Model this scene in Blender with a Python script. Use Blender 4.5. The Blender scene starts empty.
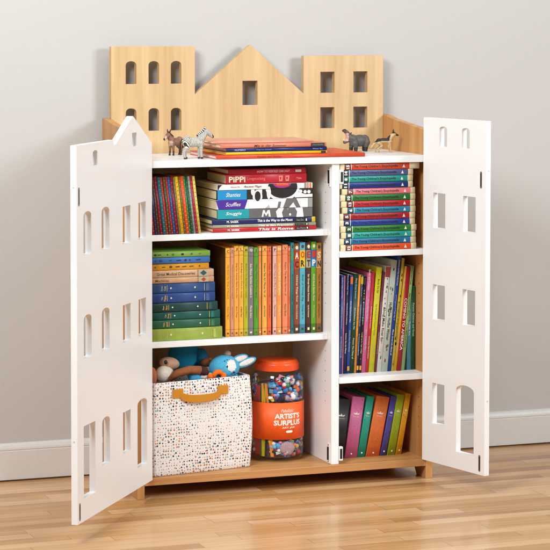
import bpy, bmesh, math, random
from mathutils import Vector, Matrix
from mathutils.geometry import tessellate_polygon
R_ = math.radians
SC = bpy.context.scene
COL = SC.collection

# ------------------------------------------------------------------ camera
cam_d = bpy.data.cameras.new('camera')
cam = bpy.data.objects.new('camera', cam_d); COL.objects.link(cam)
YAW, PITCH, ROLL = 0.3486, 0.0519, 0.0010
cam.location = (-2.0191, -6.7279, 1.5059)
fw = Vector((math.sin(YAW)*math.cos(PITCH), math.cos(YAW)*math.cos(PITCH), -math.sin(PITCH)))
rt = Vector((math.cos(YAW), -math.sin(YAW), 0)); up = rt.cross(fw)
rt2 = rt*math.cos(ROLL)+up*math.sin(ROLL); up2 = up*math.cos(ROLL)-rt*math.sin(ROLL)
cam.rotation_euler = Matrix((rt2, up2, -fw)).transposed().to_euler()
cam_d.sensor_width = 36; cam_d.sensor_fit = 'HORIZONTAL'
cam_d.lens = 2283.31*36/550
cam_d.shift_x = (275-266.83)/550
cam_d.shift_y = (132.54-275)/550
cam_d.clip_end = 100
SC.camera = cam
SC.render.resolution_x = 1024; SC.render.resolution_y = 1024

# ------------------------------------------------------------------ world and studio lamps
w = bpy.data.worlds.new("World"); SC.world = w; w.use_nodes = True
w.node_tree.nodes['Background'].inputs[0].default_value = (0.93, 0.96, 1.0, 1)
w.node_tree.nodes['Background'].inputs[1].default_value = 0.12
def area(name, loc, target, sx, sy, power, col):
    l = bpy.data.lights.new(name, 'AREA'); l.shape = 'RECTANGLE'; l.size = sx; l.size_y = sy
    l.energy = power; l.color = col
    o = bpy.data.objects.new(name, l); COL.objects.link(o); o.location = loc
    o.rotation_euler = (Vector(target)-Vector(loc)).to_track_quat('-Z', 'Y').to_euler()
    return o
area('key_softbox', (-1.85, -2.3, 2.8), (0.35, 0.2, 0.75), 1.15, 1.15, 122, (0.93, 0.972, 1.0))
area('fill_softbox', (2.9, -3.3, 2.3), (0.4, 0.2, 0.6), 1.2, 1.2, 122, (0.93, 0.972, 1.0))
area('overhead_softbox', (0.3, -0.9, 3.2), (0.4, 0.35, 1.2), 3.4, 0.9, 30, (0.95, 0.975, 1.0))
SC.view_settings.view_transform = 'Standard'; SC.view_settings.look = 'None'
SC.view_settings.exposure = 0.0; SC.view_settings.gamma = 1

# ------------------------------------------------------------------ material helpers
def lin(c):
    if isinstance(c, str): c = tuple(int(c[i:i+2], 16) for i in (0, 2, 4))
    return tuple(((x/255)/12.92 if x/255 <= .04045 else ((x/255+.055)/1.055)**2.4) for x in c)+(1,)
def new_mat(name):
    m = bpy.data.materials.new(name); m.use_nodes = True
    nt = m.node_tree
    return m, nt, nt.nodes['Principled BSDF']
class N:
    def __init__(s, nt): s.nt = nt
    def __call__(s, t, **k):
        n = s.nt.nodes.new(t)
        for a, v in k.items(): setattr(n, a, v)
        return n
    def link(s, a, b): s.nt.links.new(a, b)
    def math(s, op, a, b=None):
        n = s('ShaderNodeMath', operation=op)
        for i, v in enumerate((a, b)):
            if v is None: continue
            if isinstance(v, (int, float)): n.inputs[i].default_value = v
            else: s.link(v, n.inputs[i])
        return n.outputs[0]
_mats = {}
def paper(hexc, rough=0.5, var=0.10, coat=0.0, scale=60.0, bump=0.05):
    """printed cover / paper / cloth: colour with faint mottling"""
    key = ('p', hexc, rough, var, coat, scale, bump)
    if key in _mats: return _mats[key]
    m, nt, b = new_mat('printed_'+hexc); n = N(nt)
    tc = n('ShaderNodeTexCoord'); nz = n('ShaderNodeTexNoise'); nz.inputs['Scale'].default_value = scale; nz.inputs['Detail'].default_value = 4
    n.link(tc.outputs['Object'], nz.inputs['Vector'])
    cr = n('ShaderNodeValToRGB'); c = tuple(x**1.13 for x in lin(hexc)[:3])
    cr.color_ramp.elements[0].position = .3; cr.color_ramp.elements[1].position = .7
    cr.color_ramp.elements[0].color = tuple(x*(1-var) for x in c[:3])+(1,)
    cr.color_ramp.elements[1].color = tuple(min(1, x*(1+var)) for x in c[:3])+(1,)
    n.link(nz.outputs['Fac'], cr.inputs[0]); n.link(cr.outputs[0], b.inputs['Base Color'])
    b.inputs['Roughness'].default_value = rough; b.inputs['Coat Weight'].default_value = coat; b.inputs['Coat Roughness'].default_value = .15
    if bump:
        bp = n('ShaderNodeBump'); bp.inputs['Strength'].default_value = bump; bp.inputs['Distance'].default_value = .001
        n.link(nz.outputs['Fac'], bp.inputs['Height']); n.link(bp.outputs[0], b.inputs['Normal'])
    _mats[key] = m; return m
def wood(name, c0, c1, axis='z', rough=.42, scale=1.0):
    m, nt, b = new_mat(name); n = N(nt)
    tc = n('ShaderNodeTexCoord'); mp = n('ShaderNodeMapping')
    s = {'x': (1.2, 28, 28), 'y': (28, 1.2, 28), 'z': (28, 28, 1.2)}[axis]
    mp.inputs['Scale'].default_value = tuple(v*scale for v in s)
    n.link(tc.outputs['Object'], mp.inputs['Vector'])
    nz = n('ShaderNodeTexNoise'); nz.inputs['Scale'].default_value = 1.0; nz.inputs['Detail'].default_value = 6; nz.inputs['Roughness'].default_value = .6; nz.inputs['Distortion'].default_value = .6
    n.link(mp.outputs[0], nz.inputs['Vector'])
    mp2 = n('ShaderNodeMapping'); mp2.inputs['Scale'].default_value = tuple(v*.12*scale for v in s)
    n.link(tc.outputs['Object'], mp2.inputs['Vector'])
    nz2 = n('ShaderNodeTexNoise'); nz2.inputs['Scale'].default_value = 1.0; nz2.inputs['Detail'].default_value = 3
    n.link(mp2.outputs[0], nz2.inputs['Vector'])
    f = n.math('ADD', n.math('MULTIPLY', nz.outputs['Fac'], .8), n.math('MULTIPLY', nz2.outputs['Fac'], .2))
    cr = n('ShaderNodeValToRGB'); cr.color_ramp.elements[0].position = .36; cr.color_ramp.elements[1].position = .66
    cr.color_ramp.elements[0].color = lin(c0); cr.color_ramp.elements[1].color = lin(c1)
    n.link(f, cr.inputs[0]); n.link(cr.outputs[0], b.inputs['Base Color'])
    b.inputs['Roughness'].default_value = rough
    bp = n('ShaderNodeBump'); bp.inputs['Strength'].default_value = .08; bp.inputs['Distance'].default_value = .001
    n.link(nz.outputs['Fac'], bp.inputs['Height']); n.link(bp.outputs[0], b.inputs['Normal'])
    return m
def pages(name, c0, c1, axis):
    """edges of stacked sheets: fine lines across the thickness axis"""
    m, nt, b = new_mat(name); n = N(nt)
    tc = n('ShaderNodeTexCoord'); mp = n('ShaderNodeMapping')
    mp.inputs['Scale'].default_value = (1600, 3, 3)
    n.link(tc.outputs['Object'], mp.inputs['Vector'])
    nz = n('ShaderNodeTexNoise'); nz.inputs['Scale'].default_value = 1; nz.inputs['Detail'].default_value = 2
    n.link(mp.outputs[0], nz.inputs['Vector'])
    cr = n('ShaderNodeValToRGB'); cr.color_ramp.elements[0].position = .3; cr.color_ramp.elements[1].position = .6
    cr.color_ramp.elements[0].color = lin(c0); cr.color_ramp.elements[1].color = lin(c1)
    n.link(nz.outputs['Fac'], cr.inputs[0]); n.link(cr.outputs[0], b.inputs['Base Color'])
    b.inputs['Roughness'].default_value = .8
    return m
PAGE = pages('page_edges_cream', 'c9b48e', 'ecdfc2', 'x')
PAGEW = pages('page_edges_white', 'cfc6b6', 'f0ebe0', 'x')
MAPLE = wood('maple_veneer_upright', 'bf9b6a', 'd5b485', 'z')
MAPLE_X = wood('maple_lengthwise_bounce_tinted', 'b47c44', 'd09c64', 'x')  # deeper orange than the back panel: warm bounced light put into the colour
MAPLE_Y = wood('maple_depthwise_bounce_tinted', 'b47c44', 'd09c64', 'z')  # same orange shift, interior bounce light painted into the side panels
def white_paint():
    m, nt, b = new_mat('satin_white_lacquer'); n = N(nt)
    tc = n('ShaderNodeTexCoord'); nz = n('ShaderNodeTexNoise'); nz.inputs['Scale'].default_value = 9; nz.inputs['Detail'].default_value = 5
    n.link(tc.outputs['Object'], nz.inputs['Vector'])
    cr = n('ShaderNodeValToRGB'); cr.color_ramp.elements[0].color = (.865, .865, .86, 1); cr.color_ramp.elements[1].color = (.90, .90, .895, 1)
    n.link(nz.outputs['Fac'], cr.inputs[0]); n.link(cr.outputs[0], b.inputs['Base Color'])
    n3 = n('ShaderNodeTexNoise'); n3.inputs['Scale'].default_value = 5; n3.inputs['Detail'].default_value = 8; n3.inputs['Roughness'].default_value = .7; n.link(tc.outputs['Object'], n3.inputs['Vector'])
    n.link(n.math('ADD', n.math('MULTIPLY', n3.outputs['Fac'], .34), .17), b.inputs['Roughness'])
    nz2 = n('ShaderNodeTexNoise'); nz2.inputs['Scale'].default_value = 140
    n.link(tc.outputs['Object'], nz2.inputs['Vector'])
    bp = n('ShaderNodeBump'); bp.inputs['Strength'].default_value = .03; bp.inputs['Distance'].default_value = .0005
    n.link(nz2.outputs['Fac'], bp.inputs['Height']); n.link(bp.outputs[0], b.inputs['Normal'])
    return m
WHITE = white_paint()
def metal(name, c, rough=.35):
    m, nt, b = new_mat(name); n = N(nt)
    tc = n('ShaderNodeTexCoord'); nz = n('ShaderNodeTexNoise'); nz.inputs['Scale'].default_value = 300
    n.link(tc.outputs['Object'], nz.inputs['Vector'])
    n.link(n.math('ADD', n.math('MULTIPLY', nz.outputs['Fac'], .2), rough-.1), b.inputs['Roughness'])
    b.inputs['Base Color'].default_value = lin(c); b.inputs['Metallic'].default_value = 1
    return m
STEEL = metal('brushed_steel', '9a9894'); DARK = paper('1d1c1c', .4)

# ------------------------------------------------------------------ mesh helpers
class MB:
    def __init__(s): s.v = []; s.f = []; s.m = []; s.sm = []; s.mats = []
    def mi(s, mat):
        if mat not in s.mats: s.mats.append(mat)
        return s.mats.index(mat)
    def add(s, vs, fs, mat, smooth=False, M=None):
        o = len(s.v)
        s.v += [tuple(M @ Vector(p)) if M is not None else tuple(p) for p in vs]
        for f in fs: s.f.append([o+i for i in f]); s.m.append(s.mi(mat)); s.sm.append(smooth)
    def box(s, a, b, mat, M=None):
        (x0, y0, z0), (x1, y1, z1) = a, b
        vs = [(x0, y0, z0), (x1, y0, z0), (x1, y1, z0), (x0, y1, z0), (x0, y0, z1), (x1, y0, z1), (x1, y1, z1), (x0, y1, z1)]
        s.add(vs, [(0, 3, 2, 1), (4, 5, 6, 7), (0, 1, 5, 4), (1, 2, 6, 5), (2, 3, 7, 6), (3, 0, 4, 7)], mat, M=M)
    def plate(s, loops, y0, y1, mat, M=None, fn=None):
        """outline + holes in (a, z); thickness from y0 to y1. fn maps (a, y, z) to a point"""
        fn = fn or (lambda a, y, z: (a, y, z))
        flat = [p for l in loops for p in l]
        tris = tessellate_polygon([[Vector((p[0], p[1], 0)) for p in l] for l in loops])
        n = len(flat)
        vs = [fn(p[0], y0, p[1]) for p in flat]+[fn(p[0], y1, p[1]) for p in flat]
        fs = []
        for t in tris:
            a, b, c = [flat[i] for i in t]
            cr = (b[0]-a[0])*(c[1]-a[1])-(b[1]-a[1])*(c[0]-a[0])
            if cr < 0: t = t[::-1]
            fs.append(tuple(t)); fs.append(tuple(i+n for i in reversed(t)))
        o = 0
        for li, l in enumerate(loops):
            k = len(l); ar = sum(l[i][0]*l[(i+1) % k][1]-l[(i+1) % k][0]*l[i][1] for i in range(k))
            for i in range(k):
                j = (i+1) % k; q = (o+i, o+j, o+j+n, o+i+n)
                if (ar < 0) != (li > 0): q = q[::-1]
                fs.append(q[::-1])
            o += k
        s.add(vs, fs, mat, M=M)
    def tube(s, pts, rads, mat, seg=12, M=None, cap=True):
        pts = [Vector(p) for p in pts]; vs = []; fs = []
        prev = None
        for i, p in enumerate(pts):
            d = (pts[min(i+1, len(pts)-1)]-pts[max(i-1, 0)]).normalized()
            a = d.cross(Vector((0, 1, 0.13))).normalized() if prev is None else (prev-d*prev.dot(d)).normalized()
            prev = a; b = d.cross(a)
            r = rads[i] if isinstance(rads, (list, tuple)) else rads
            for k in range(seg):
                t = 2*math.pi*k/seg; vs.append(p+(a*math.cos(t)+b*math.sin(t))*r)
        for i in range(len(pts)-1):
            for k in range(seg):
                j = (k+1) % seg; fs.append((i*seg+k, i*seg+j, (i+1)*seg+j, (i+1)*seg+k))
        if cap:
            fs.append(tuple(range(seg))[::-1]); fs.append(tuple((len(pts)-1)*seg+k for k in range(seg)))
        s.add(vs, fs, mat, True, M)
    def lathe(s, prof, mat, seg=48, M=None, sq=1.0):
        vs = []; fs = []
        for r, z in prof:
            for k in range(seg):
                t = 2*math.pi*k/seg; vs.append((r*math.cos(t), r*math.sin(t), z))
        for i in range(len(prof)-1):
            for k in range(seg):
                j = (k+1) % seg; fs.append((i*seg+k, i*seg+j, (i+1)*seg+j, (i+1)*seg+k))
        s.add(vs, fs, mat, True, M)
    def ellipsoid(s, c, r, mat, nu=24, nv=14, M=None, jit=0, rnd=None, mfn=None):
        vs = []; fs = []
        for i in range(nv+1):
            ph = math.pi*i/nv
            for k in range(nu):
                t = 2*math.pi*k/nu
                d = (math.sin(ph)*math.cos(t), math.sin(ph)*math.sin(t), math.cos(ph))
                q = 1+(jit*(rnd.random()-.5) if jit else 0)
                vs.append((c[0]+r[0]*d[0]*q, c[1]+r[1]*d[1]*q, c[2]+r[2]*d[2]*q))
        for i in range(nv):
            for k in range(nu):
                j = (k+1) % nu; fs.append((i*nu+k, (i+1)*nu+k, (i+1)*nu+j, i*nu+j))
        if mfn is None: s.add(vs, fs, mat, True, M)
        else:
            o = len(s.v); s.v += [tuple(M @ Vector(p)) if M is not None else p for p in vs]
            for f in fs:
                cc = [sum(vs[q][a] for q in f)/4 for a in range(3)]
                s.f.append([o+q for q in f]); s.m.append(s.mi(mfn(cc) or mat)); s.sm.append(True)
    def build(s, name, parent=None, bevel=0, loc=None, weld=False):
        me = bpy.data.meshes.new(name); me.from_pydata(s.v, [], s.f)
        for m in s.mats: me.materials.append(m)
        me.polygons.foreach_set('material_index', s.m); me.polygons.foreach_set('use_smooth', s.sm)
        if weld:
            bm = bmesh.new(); bm.from_mesh(me); bmesh.ops.remove_doubles(bm, verts=bm.verts, dist=1e-5)
            bmesh.ops.recalc_face_normals(bm, faces=bm.faces); bm.to_mesh(me); bm.free()
        me.update()
        o = bpy.data.objects.new(name, me); COL.objects.link(o)
        if parent is not None: o.parent = parent
        if loc: o.location = loc
        if bevel:
            b = o.modifiers.new('bevel', 'BEVEL'); b.width = bevel; b.segments = 2; b.limit_method = 'ANGLE'; b.angle_limit = R_(40)
        return o
def empty(name, loc=(0, 0, 0), rot=(0, 0, 0), parent=None):
    o = bpy.data.objects.new(name, None); COL.objects.link(o); o.location = loc; o.rotation_euler = rot
    o.empty_display_size = .05
    if parent is not None: o.parent = parent
    return o
def tag(o, label, cat, group=None, kind=None):
    if label: o['label'] = label
    if cat: o['category'] = cat
    if group: o['group'] = group
    if kind: o['kind'] = kind
    return o
_txt = {}
def text_geo(s, bold=0.0, shear=0.0):
    key = (s, bold, shear)
    if key not in _txt:
        cu = bpy.data.curves.new('t', 'FONT'); cu.body = s; cu.offset = bold; cu.shear = shear; cu.resolution_u = 2; cu.size = 1
        ob = bpy.data.objects.new('t', cu); COL.objects.link(ob)
        dg = bpy.context.evaluated_depsgraph_get(); dg.update()
        me = bpy.data.meshes.new_from_object(ob.evaluated_get(dg))
        vs = [tuple(v.co) for v in me.vertices]; fs = [tuple(p.vertices) for p in me.polygons]
        bpy.data.objects.remove(ob); bpy.data.curves.remove(cu); bpy.data.meshes.remove(me)
        _txt[key] = (vs, fs)
    return _txt[key]
class Deco(MB):
    """surface marks of one spine; each line of writing becomes a part of its own"""
    def __init__(s): super().__init__(); s.lines = []
def add_text(mb, s, M, width, height, mat, bold=0.0, shear=0.0, anchor='c', wrap=None):
    """fits text in width x height, in M's xy plane centred (or left) on its origin"""
    if isinstance(mb, Deco): l = MB(); mb.lines.append(l); mb = l
    vs, fs = text_geo(s, bold, shear)
    x0 = min(v[0] for v in vs); x1 = max(v[0] for v in vs); y0 = min(v[1] for v in vs); y1 = max(v[1] for v in vs)
    sx = width/(x1-x0); sy = height/(y1-y0)
    ox = (x0+x1)/2 if anchor == 'c' else x0
    out = [((v[0]-ox)*sx, (v[1]-(y0+y1)/2)*sy, 0) for v in vs]
    if wrap: out = [wrap(p) for p in out]
    mb.add(out, fs, mat, M=M)
WORDS = 'The Stories of Animals and Plants How Things Work Tales for Children World Poems Rhymes Book About Places Make Do Around Holidays Customs Art Green Kingdom Great Men Famous Science Industry Life in Many Lands Guide Parents Magic Songs Sea Birds Stars Moon River House Little Big Garden Day Night Winter Summer Train Bear Cat Dog'.split()
def squiggle(mb, M, width, height, mat, seed=0, gap=.3, dens=.8):
    """a line of small print: plain words that fill the given length"""
    r = random.Random(seed); nmax = max(2, int(width/(height*.62))); t = ''
    while True:
        ws = [x for x in WORDS if len(t)+(1 if t else 0)+len(x) <= nmax]
        if not ws: break
        t += (' ' if t else '')+r.choice(ws)
        if nmax-len(t) < 3: break
    if not t: t = 'abcdef'[:nmax].upper() if nmax < 3 else 'Sea'
    add_text(mb, t, M, min(width, len(t)*height*.66), height, mat, .012)

# ------------------------------------------------------------------ setting: wall, baseboard, floor
def wall_mat():
    m, nt, b = new_mat('matt_warm_grey_wall_paint'); n = N(nt)
    tc = n('ShaderNodeTexCoord'); nz = n('ShaderNodeTexNoise'); nz.inputs['Scale'].default_value = 1.3; nz.inputs['Detail'].default_value = 3
    n.link(tc.outputs['Object'], nz.inputs['Vector'])
    cr = n('ShaderNodeValToRGB'); cr.color_ramp.elements[0].color = lin('bab7b3'); cr.color_ramp.elements[1].color = lin('bfbcb8')
    n.link(nz.outputs['Fac'], cr.inputs[0]); n.link(cr.outputs[0], b.inputs['Base Color']); b.inputs['Roughness'].default_value = .85
    nz2 = n('ShaderNodeTexNoise'); nz2.inputs['Scale'].default_value = 260; nz2.inputs['Detail'].default_value = 3
    n.link(tc.outputs['Object'], nz2.inputs['Vector'])
    bp = n('ShaderNodeBump'); bp.inputs['Strength'].default_value = .3; bp.inputs['Distance'].default_value = .0015
    n.link(nz2.outputs['Fac'], bp.inputs['Height']); n.link(bp.outputs[0], b.inputs['Normal'])
    return m
def floor_mat():
    m, nt, b = new_mat('oak_strip_floor'); n = N(nt)
    tc = n('ShaderNodeTexCoord'); sp = n('ShaderNodeSeparateXYZ'); n.link(tc.outputs['Object'], sp.inputs[0])
    W, L = .056, .55
    rowf = n.math('DIVIDE', sp.outputs[1], W); row = n.math('FLOOR', rowf)
    wn = n('ShaderNodeTexWhiteNoise', noise_dimensions='1D'); n.link(row, wn.inputs['W'])
    xs = n.math('ADD', n.math('DIVIDE', sp.outputs[0], L), n.math('MULTIPLY', wn.outputs['Value'], 7.3))
    col = n.math('FLOOR', xs)
    cb = n('ShaderNodeCombineXYZ'); n.link(row, cb.inputs[0]); n.link(col, cb.inputs[1])
    w2 = n('ShaderNodeTexWhiteNoise', noise_dimensions='2D'); n.link(cb.outputs[0], w2.inputs['Vector'])
    # grain, shifted per strip
    cb2 = n('ShaderNodeCombineXYZ')
    n.link(n.math('ADD', n.math('MULTIPLY', sp.outputs[0], 2.6), n.math('MULTIPLY', w2.outputs['Value'], 91)), cb2.inputs[0])
    n.link(n.math('MULTIPLY', sp.outputs[1], 46), cb2.inputs[1]); n.link(n.math('MULTIPLY', w2.outputs['Value'], 37), cb2.inputs[2])
    g = n('ShaderNodeTexNoise'); g.inputs['Scale'].default_value = 1; g.inputs['Detail'].default_value = 7; g.inputs['Roughness'].default_value = .62; g.inputs['Distortion'].default_value = 1.0
    n.link(cb2.outputs[0], g.inputs['Vector'])
    f = n.math('ADD', n.math('MULTIPLY', w2.outputs['Value'], .42), n.math('MULTIPLY', g.outputs['Fac'], .72))
    cr = n('ShaderNodeValToRGB'); e = cr.color_ramp.elements
    e[0].position = .26; e[0].color = lin('a06c40'); e[1].position = .86; e[1].color = lin('dab084')
    x = e.new(.52); x.color = lin('c29058')
    n.link(f, cr.inputs[0])
    # thin dark seams
    fr = n.math('FRACT', rowf); e1 = n.math('LESS_THAN', fr, .022)
    fx = n.math('FRACT', xs); e2 = n.math('LESS_THAN', fx, .004)
    seam = n.math('MAXIMUM', e1, e2)
    mix = n('ShaderNodeMix', data_type='RGBA'); n.link(n.math('MULTIPLY', seam, .6), mix.inputs[0]); n.link(cr.outputs[0], mix.inputs[6])
    mix.inputs[7].default_value = lin('7d5330')
    n.link(mix.outputs[2], b.inputs['Base Color'])
    n.link(n.math('ADD', n.math('MULTIPLY', g.outputs['Fac'], .22), .26), b.inputs['Roughness'])
    b.inputs['Coat Weight'].default_value = .25; b.inputs['Coat Roughness'].default_value = .12
    bp = n('ShaderNodeBump'); bp.inputs['Strength'].default_value = .25; bp.inputs['Distance'].default_value = .0006
    h = n.math('SUBTRACT', n.math('MULTIPLY', g.outputs['Fac'], .4), seam)
    n.link(h, bp.inputs['Height']); n.link(bp.outputs[0], b.inputs['Normal'])
    return m
q = MB(); q.box((-7, .418, -.02), (8, .52, 3.6), wall_mat()); wall = tag(q.build('wall'), 'matt warm grey wall behind the bookcase', 'wall', kind='structure')
q = MB(); q.box((-7, -9, -.05), (8, .418, 0), floor_mat()); tag(q.build('floor'), 'glossy oak strip floor', 'floor', kind='structure')
q = MB(); prof = [(.4037, .0062), (.4037, .098), (.4050, .1), (.4035, .103), (.4045, .109), (.4085, .117), (.4125, .1215), (.4179, .1233), (.4179, .0062)]
BASEW = paper('d8d6d2', .4, .02)
vs = [(x, p[0], p[1]) for x in (-6.9, 7.9) for p in prof]; k = len(prof)
q.add(vs, [(i, (i+1) % k, (i+1) % k+k, i+k) for i in range(k)], BASEW)
tag(q.build('baseboard'), 'white painted baseboard along the foot of the wall', 'baseboard', kind='structure')

# ------------------------------------------------------------------ bookcase
T = .0239; ZT = 1.0516; ZB = .0412; ZBT = .065; D = .3647
XDL, XDR = .6504, .6765
case = tag(empty('bookcase'), 'white and maple children\'s bookcase with a skyline back and two open house front doors', 'bookcase')
def arch(x0, x1, z0, z1, rise, n=7):
    pts = [(x0, z0), (x1, z0)]
    for i in range(n+1):
        t = math.pi*i/n
        pts.append(((x0+x1)/2+(x1-x0)/2*math.cos(t), z1-rise+rise*math.sin(t)))
    return pts
def rect(x0, x1, z0, z1): return [(x0, z0), (x1, z0), (x1, z1), (x0, z1)]
# back panel with skyline and windows
outline = [(T+.0003, ZB), (1-T-.0003, ZB), (1-T-.0003, 1.3675), (.6885, 1.3675), (.6885, 1.242), (.5035, 1.4035), (.4985, 1.4035), (.3085, 1.2427), (.3085, 1.4005), (T+.0003, 1.4005)]
holes = [arch(x, x+.0355, z, z+.074, .013) for x in (.0735, .1505, .2265) for z in (1.2785, 1.126)]
holes += [rect(x, x+.05, z, z+.0705) for x in (.749, .868) for z in (1.243, 1.1245)]
holes += [rect(.4736, .526, 1.2056, 1.2854)]
q = MB(); q.plate([outline]+holes, D, D+T, MAPLE); q.build('back_panel', case, .0012)
# side panels with feet and sloping shoulders
def side(x0):
    P = [(0, 0), (.075, 0), (.098, .030), (.300, .030), (.335, 0), (D+T, 0), (D+T, 1.169), (.34, 1.1655), (.285, 1.1565), (.03, 1.133), (.0, 1.131)]
    q = MB(); q.plate([P], 0, T, MAPLE_Y, fn=lambda a, y, z: (x0+y, a, z)); return q.build('side_panel', case, .0012)
side(0); side(1-T)
# glides under the feet
for x in (0, 1-T):
    for y in (.012, .35):
        q = MB(); q.box((x+.003, y, -.0008), (x+T-.003, y+.02, .0006), DARK); q.build('glide', case)
q = MB(); q.box((T+.0002, 0, ZT-.0215), (1-T-.0002, D-.0002, ZT), WHITE); q.build('top_panel', case, .0012)
q = MB(); q.box((T+.0002, 0, ZB), (1-T-.0002, D-.0002, ZBT), MAPLE_X); q.build('bottom_panel', case, .0012)
q = MB(); q.box((XDL, .0105, ZBT+.0002), (XDR, D-.0004, ZT-.0217), WHITE); div = q.build('divider', case, .0012)
for z in (.8178, .4831):
    q = MB(); q.box((T+.0004, .042, z-.019), (XDL-.0003, D-.0006, z), WHITE); q.build('shelf', case, .0012)
for z in (.749, .344):
    q = MB(); q.box((XDR+.0003, .005, z-.019), (1-T-.0003, D-.0006, z), WHITE); q.build('shelf', case, .0012)
# shelf pin holes, magnets on divider
q = MB()
for z in [.708+.0325*i for i in range(-4, 9)]+[.36+.0325*i for i in range(-3, 4)]:
    if abs(z-.81) < .012 or abs(z-.475) < .014: continue
    q.tube([(XDL-.0004, .0645, z), (XDL-.0001, .0645, z)], .0022, paper('8e8a84', .6), 8)
q.build('pin_hole', div)
q = MB()
for y in (.06, .30):
    for z in [.50+.0325*i for i in range(0, 14)]+[.16+.0325*i for i in range(0, 5)]:
        q.tube([(1-T-.0004, y, z), (1-T-.0001, y, z)], .0022, paper('5b3a1e', .6), 8)
q.build('pin_hole', case)
for z in (.988, .099):
    q = MB(); q.box((XDL-.0035, .020, z-.032), (XDL-.0002, .0355, z+.032), WHITE); q.box((XDL-.0065, .0235, z-.021), (XDL-.0036, .032, z+.021), DARK)
    q.tube([(XDL-.0045, .0278, z+.027), (XDL-.0036, .0278, z+.027)], .002, DARK, 8); q.tube([(XDL-.0045, .0278, z-.027), (XDL-.0036, .0278, z-.027)], .002, DARK, 8)
    q.build('magnet_catch', div)
for z in (.988, .099):
    q = MB(); q.box((XDR+.0002, .006, z-.022), (XDR+.012, .020, z+.022), WHITE); q.box((XDR+.0025, .0045, z-.016), (XDR+.0095, .0058, z+.016), DARK)
    q.build('magnet_catch', div)
# doors, built in hinge-local coordinates: a runs from hinge to free edge
def door(name, H, ang, sgn, outline, holes, width, slots):
    d = Vector((sgn*math.cos(ang), -math.sin(ang), 0))
    nrm = Vector((d.y*-1, d.x, 0))            # candidate normal
    if sgn < 0: outn = Vector((-math.sin(ang), math.cos(ang), 0))
    else: outn = Vector((math.sin(ang), math.cos(ang), 0))
    def fn(a, y, z): p = Vector((H[0], H[1], 0))+d*a+outn*y; return (p.x, p.y, z)
    q = MB(); q.plate([outline]+holes, 0, .0188, WHITE, fn=fn)
    o = q.build('door', case, .0013, weld=True)
    for (a, z0, z1) in slots:
        q = MB(); wd = .0085
        pts = [(a+wd*.5*math.cos(t), z1-wd/2+wd*.5*math.sin(t)) for t in [math.pi*i/8 for i in range(9)]]+[(a+wd*.5*math.cos(t), z0+wd/2+wd*.5*math.sin(t)) for t in [math.pi+math.pi*i/8 for i in range(9)]]
        q.plate([pts], -.0012, .0, STEEL, fn=fn)
        pts2 = [(a+(p[0]-a)*.45, (z0+z1)/2+(p[1]-(z0+z1)/2)*.8) for p in pts]
        q.plate([pts2], -.0016, -.0012, DARK, fn=fn)
        q.build('strike_plate', o, weld=True)
    for z in (.115, .40, .70, .955):
        q = MB(); q.plate([rect(-.004, .0, z-.024, z+.024)], .004, .018, STEEL, fn=fn)
        q.build('hinge', o, weld=True)
    for z in (1.02, .30):                      # little bumpers on the free edge
        q = MB(); q.plate([rect(width, width+.0016, z-.002, z+.002)], .008, .012, paper('d9d5ce', .6), fn=fn); q.build('bumper', o)
    return o
LO = [(0, .0626), (.652, .0626), (.652, 1.137), (.345, 1.137), (.345, 1.1185), (.338, 1.1185), (.1795, 1.199), (.1735, 1.199), (.0, 1.109)]
LH = []
for z0 in (.822, .5275):
    LH += [arch(.5345, .599, z0, z0+.124, .014), arch(.384, .450, z0, z0+.124, .014), rect(.199, .268, z0, z0+.112), rect(.0585, .1265, z0, z0+.112)]
LH += [rect(.5065, .602, .128, .335), arch(.384, .450, .192, .332, .014), rect(.2015, .269, .193, .318), arch(.0505, .139, .126, .332, .014)]
LH += [arch(.483, .521, 1.072, 1.116, .008), rect(.143, .183, 1.108, 1.149)]
door('left', (.0442, -.016), .943, -1, LO, LH, .652, [(.636, .965, 1.018), (.636, .071, .122)])
RO = [(0, .0645), (.3225, .0645), (.3225, 1.1745), (0, 1.1745)]
RH = [arch(.085, .124, 1.084, 1.149, .008), arch(.201, .240, 1.084, 1.149, .008)]
for z0 in (.822, .5275): RH += [rect(.053, .1165, z0, z0+.113), rect(.2085, .272, z0, z0+.113)]
RH += [rect(.053, .1165, .191, .322), arch(.178, .269, .119, .336, .018)]
door('right', (.9618, -.003), 1.3445, 1, RO, RH, .3225, [(.299, .964, 1.017), (.299, .075, .127)])

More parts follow.
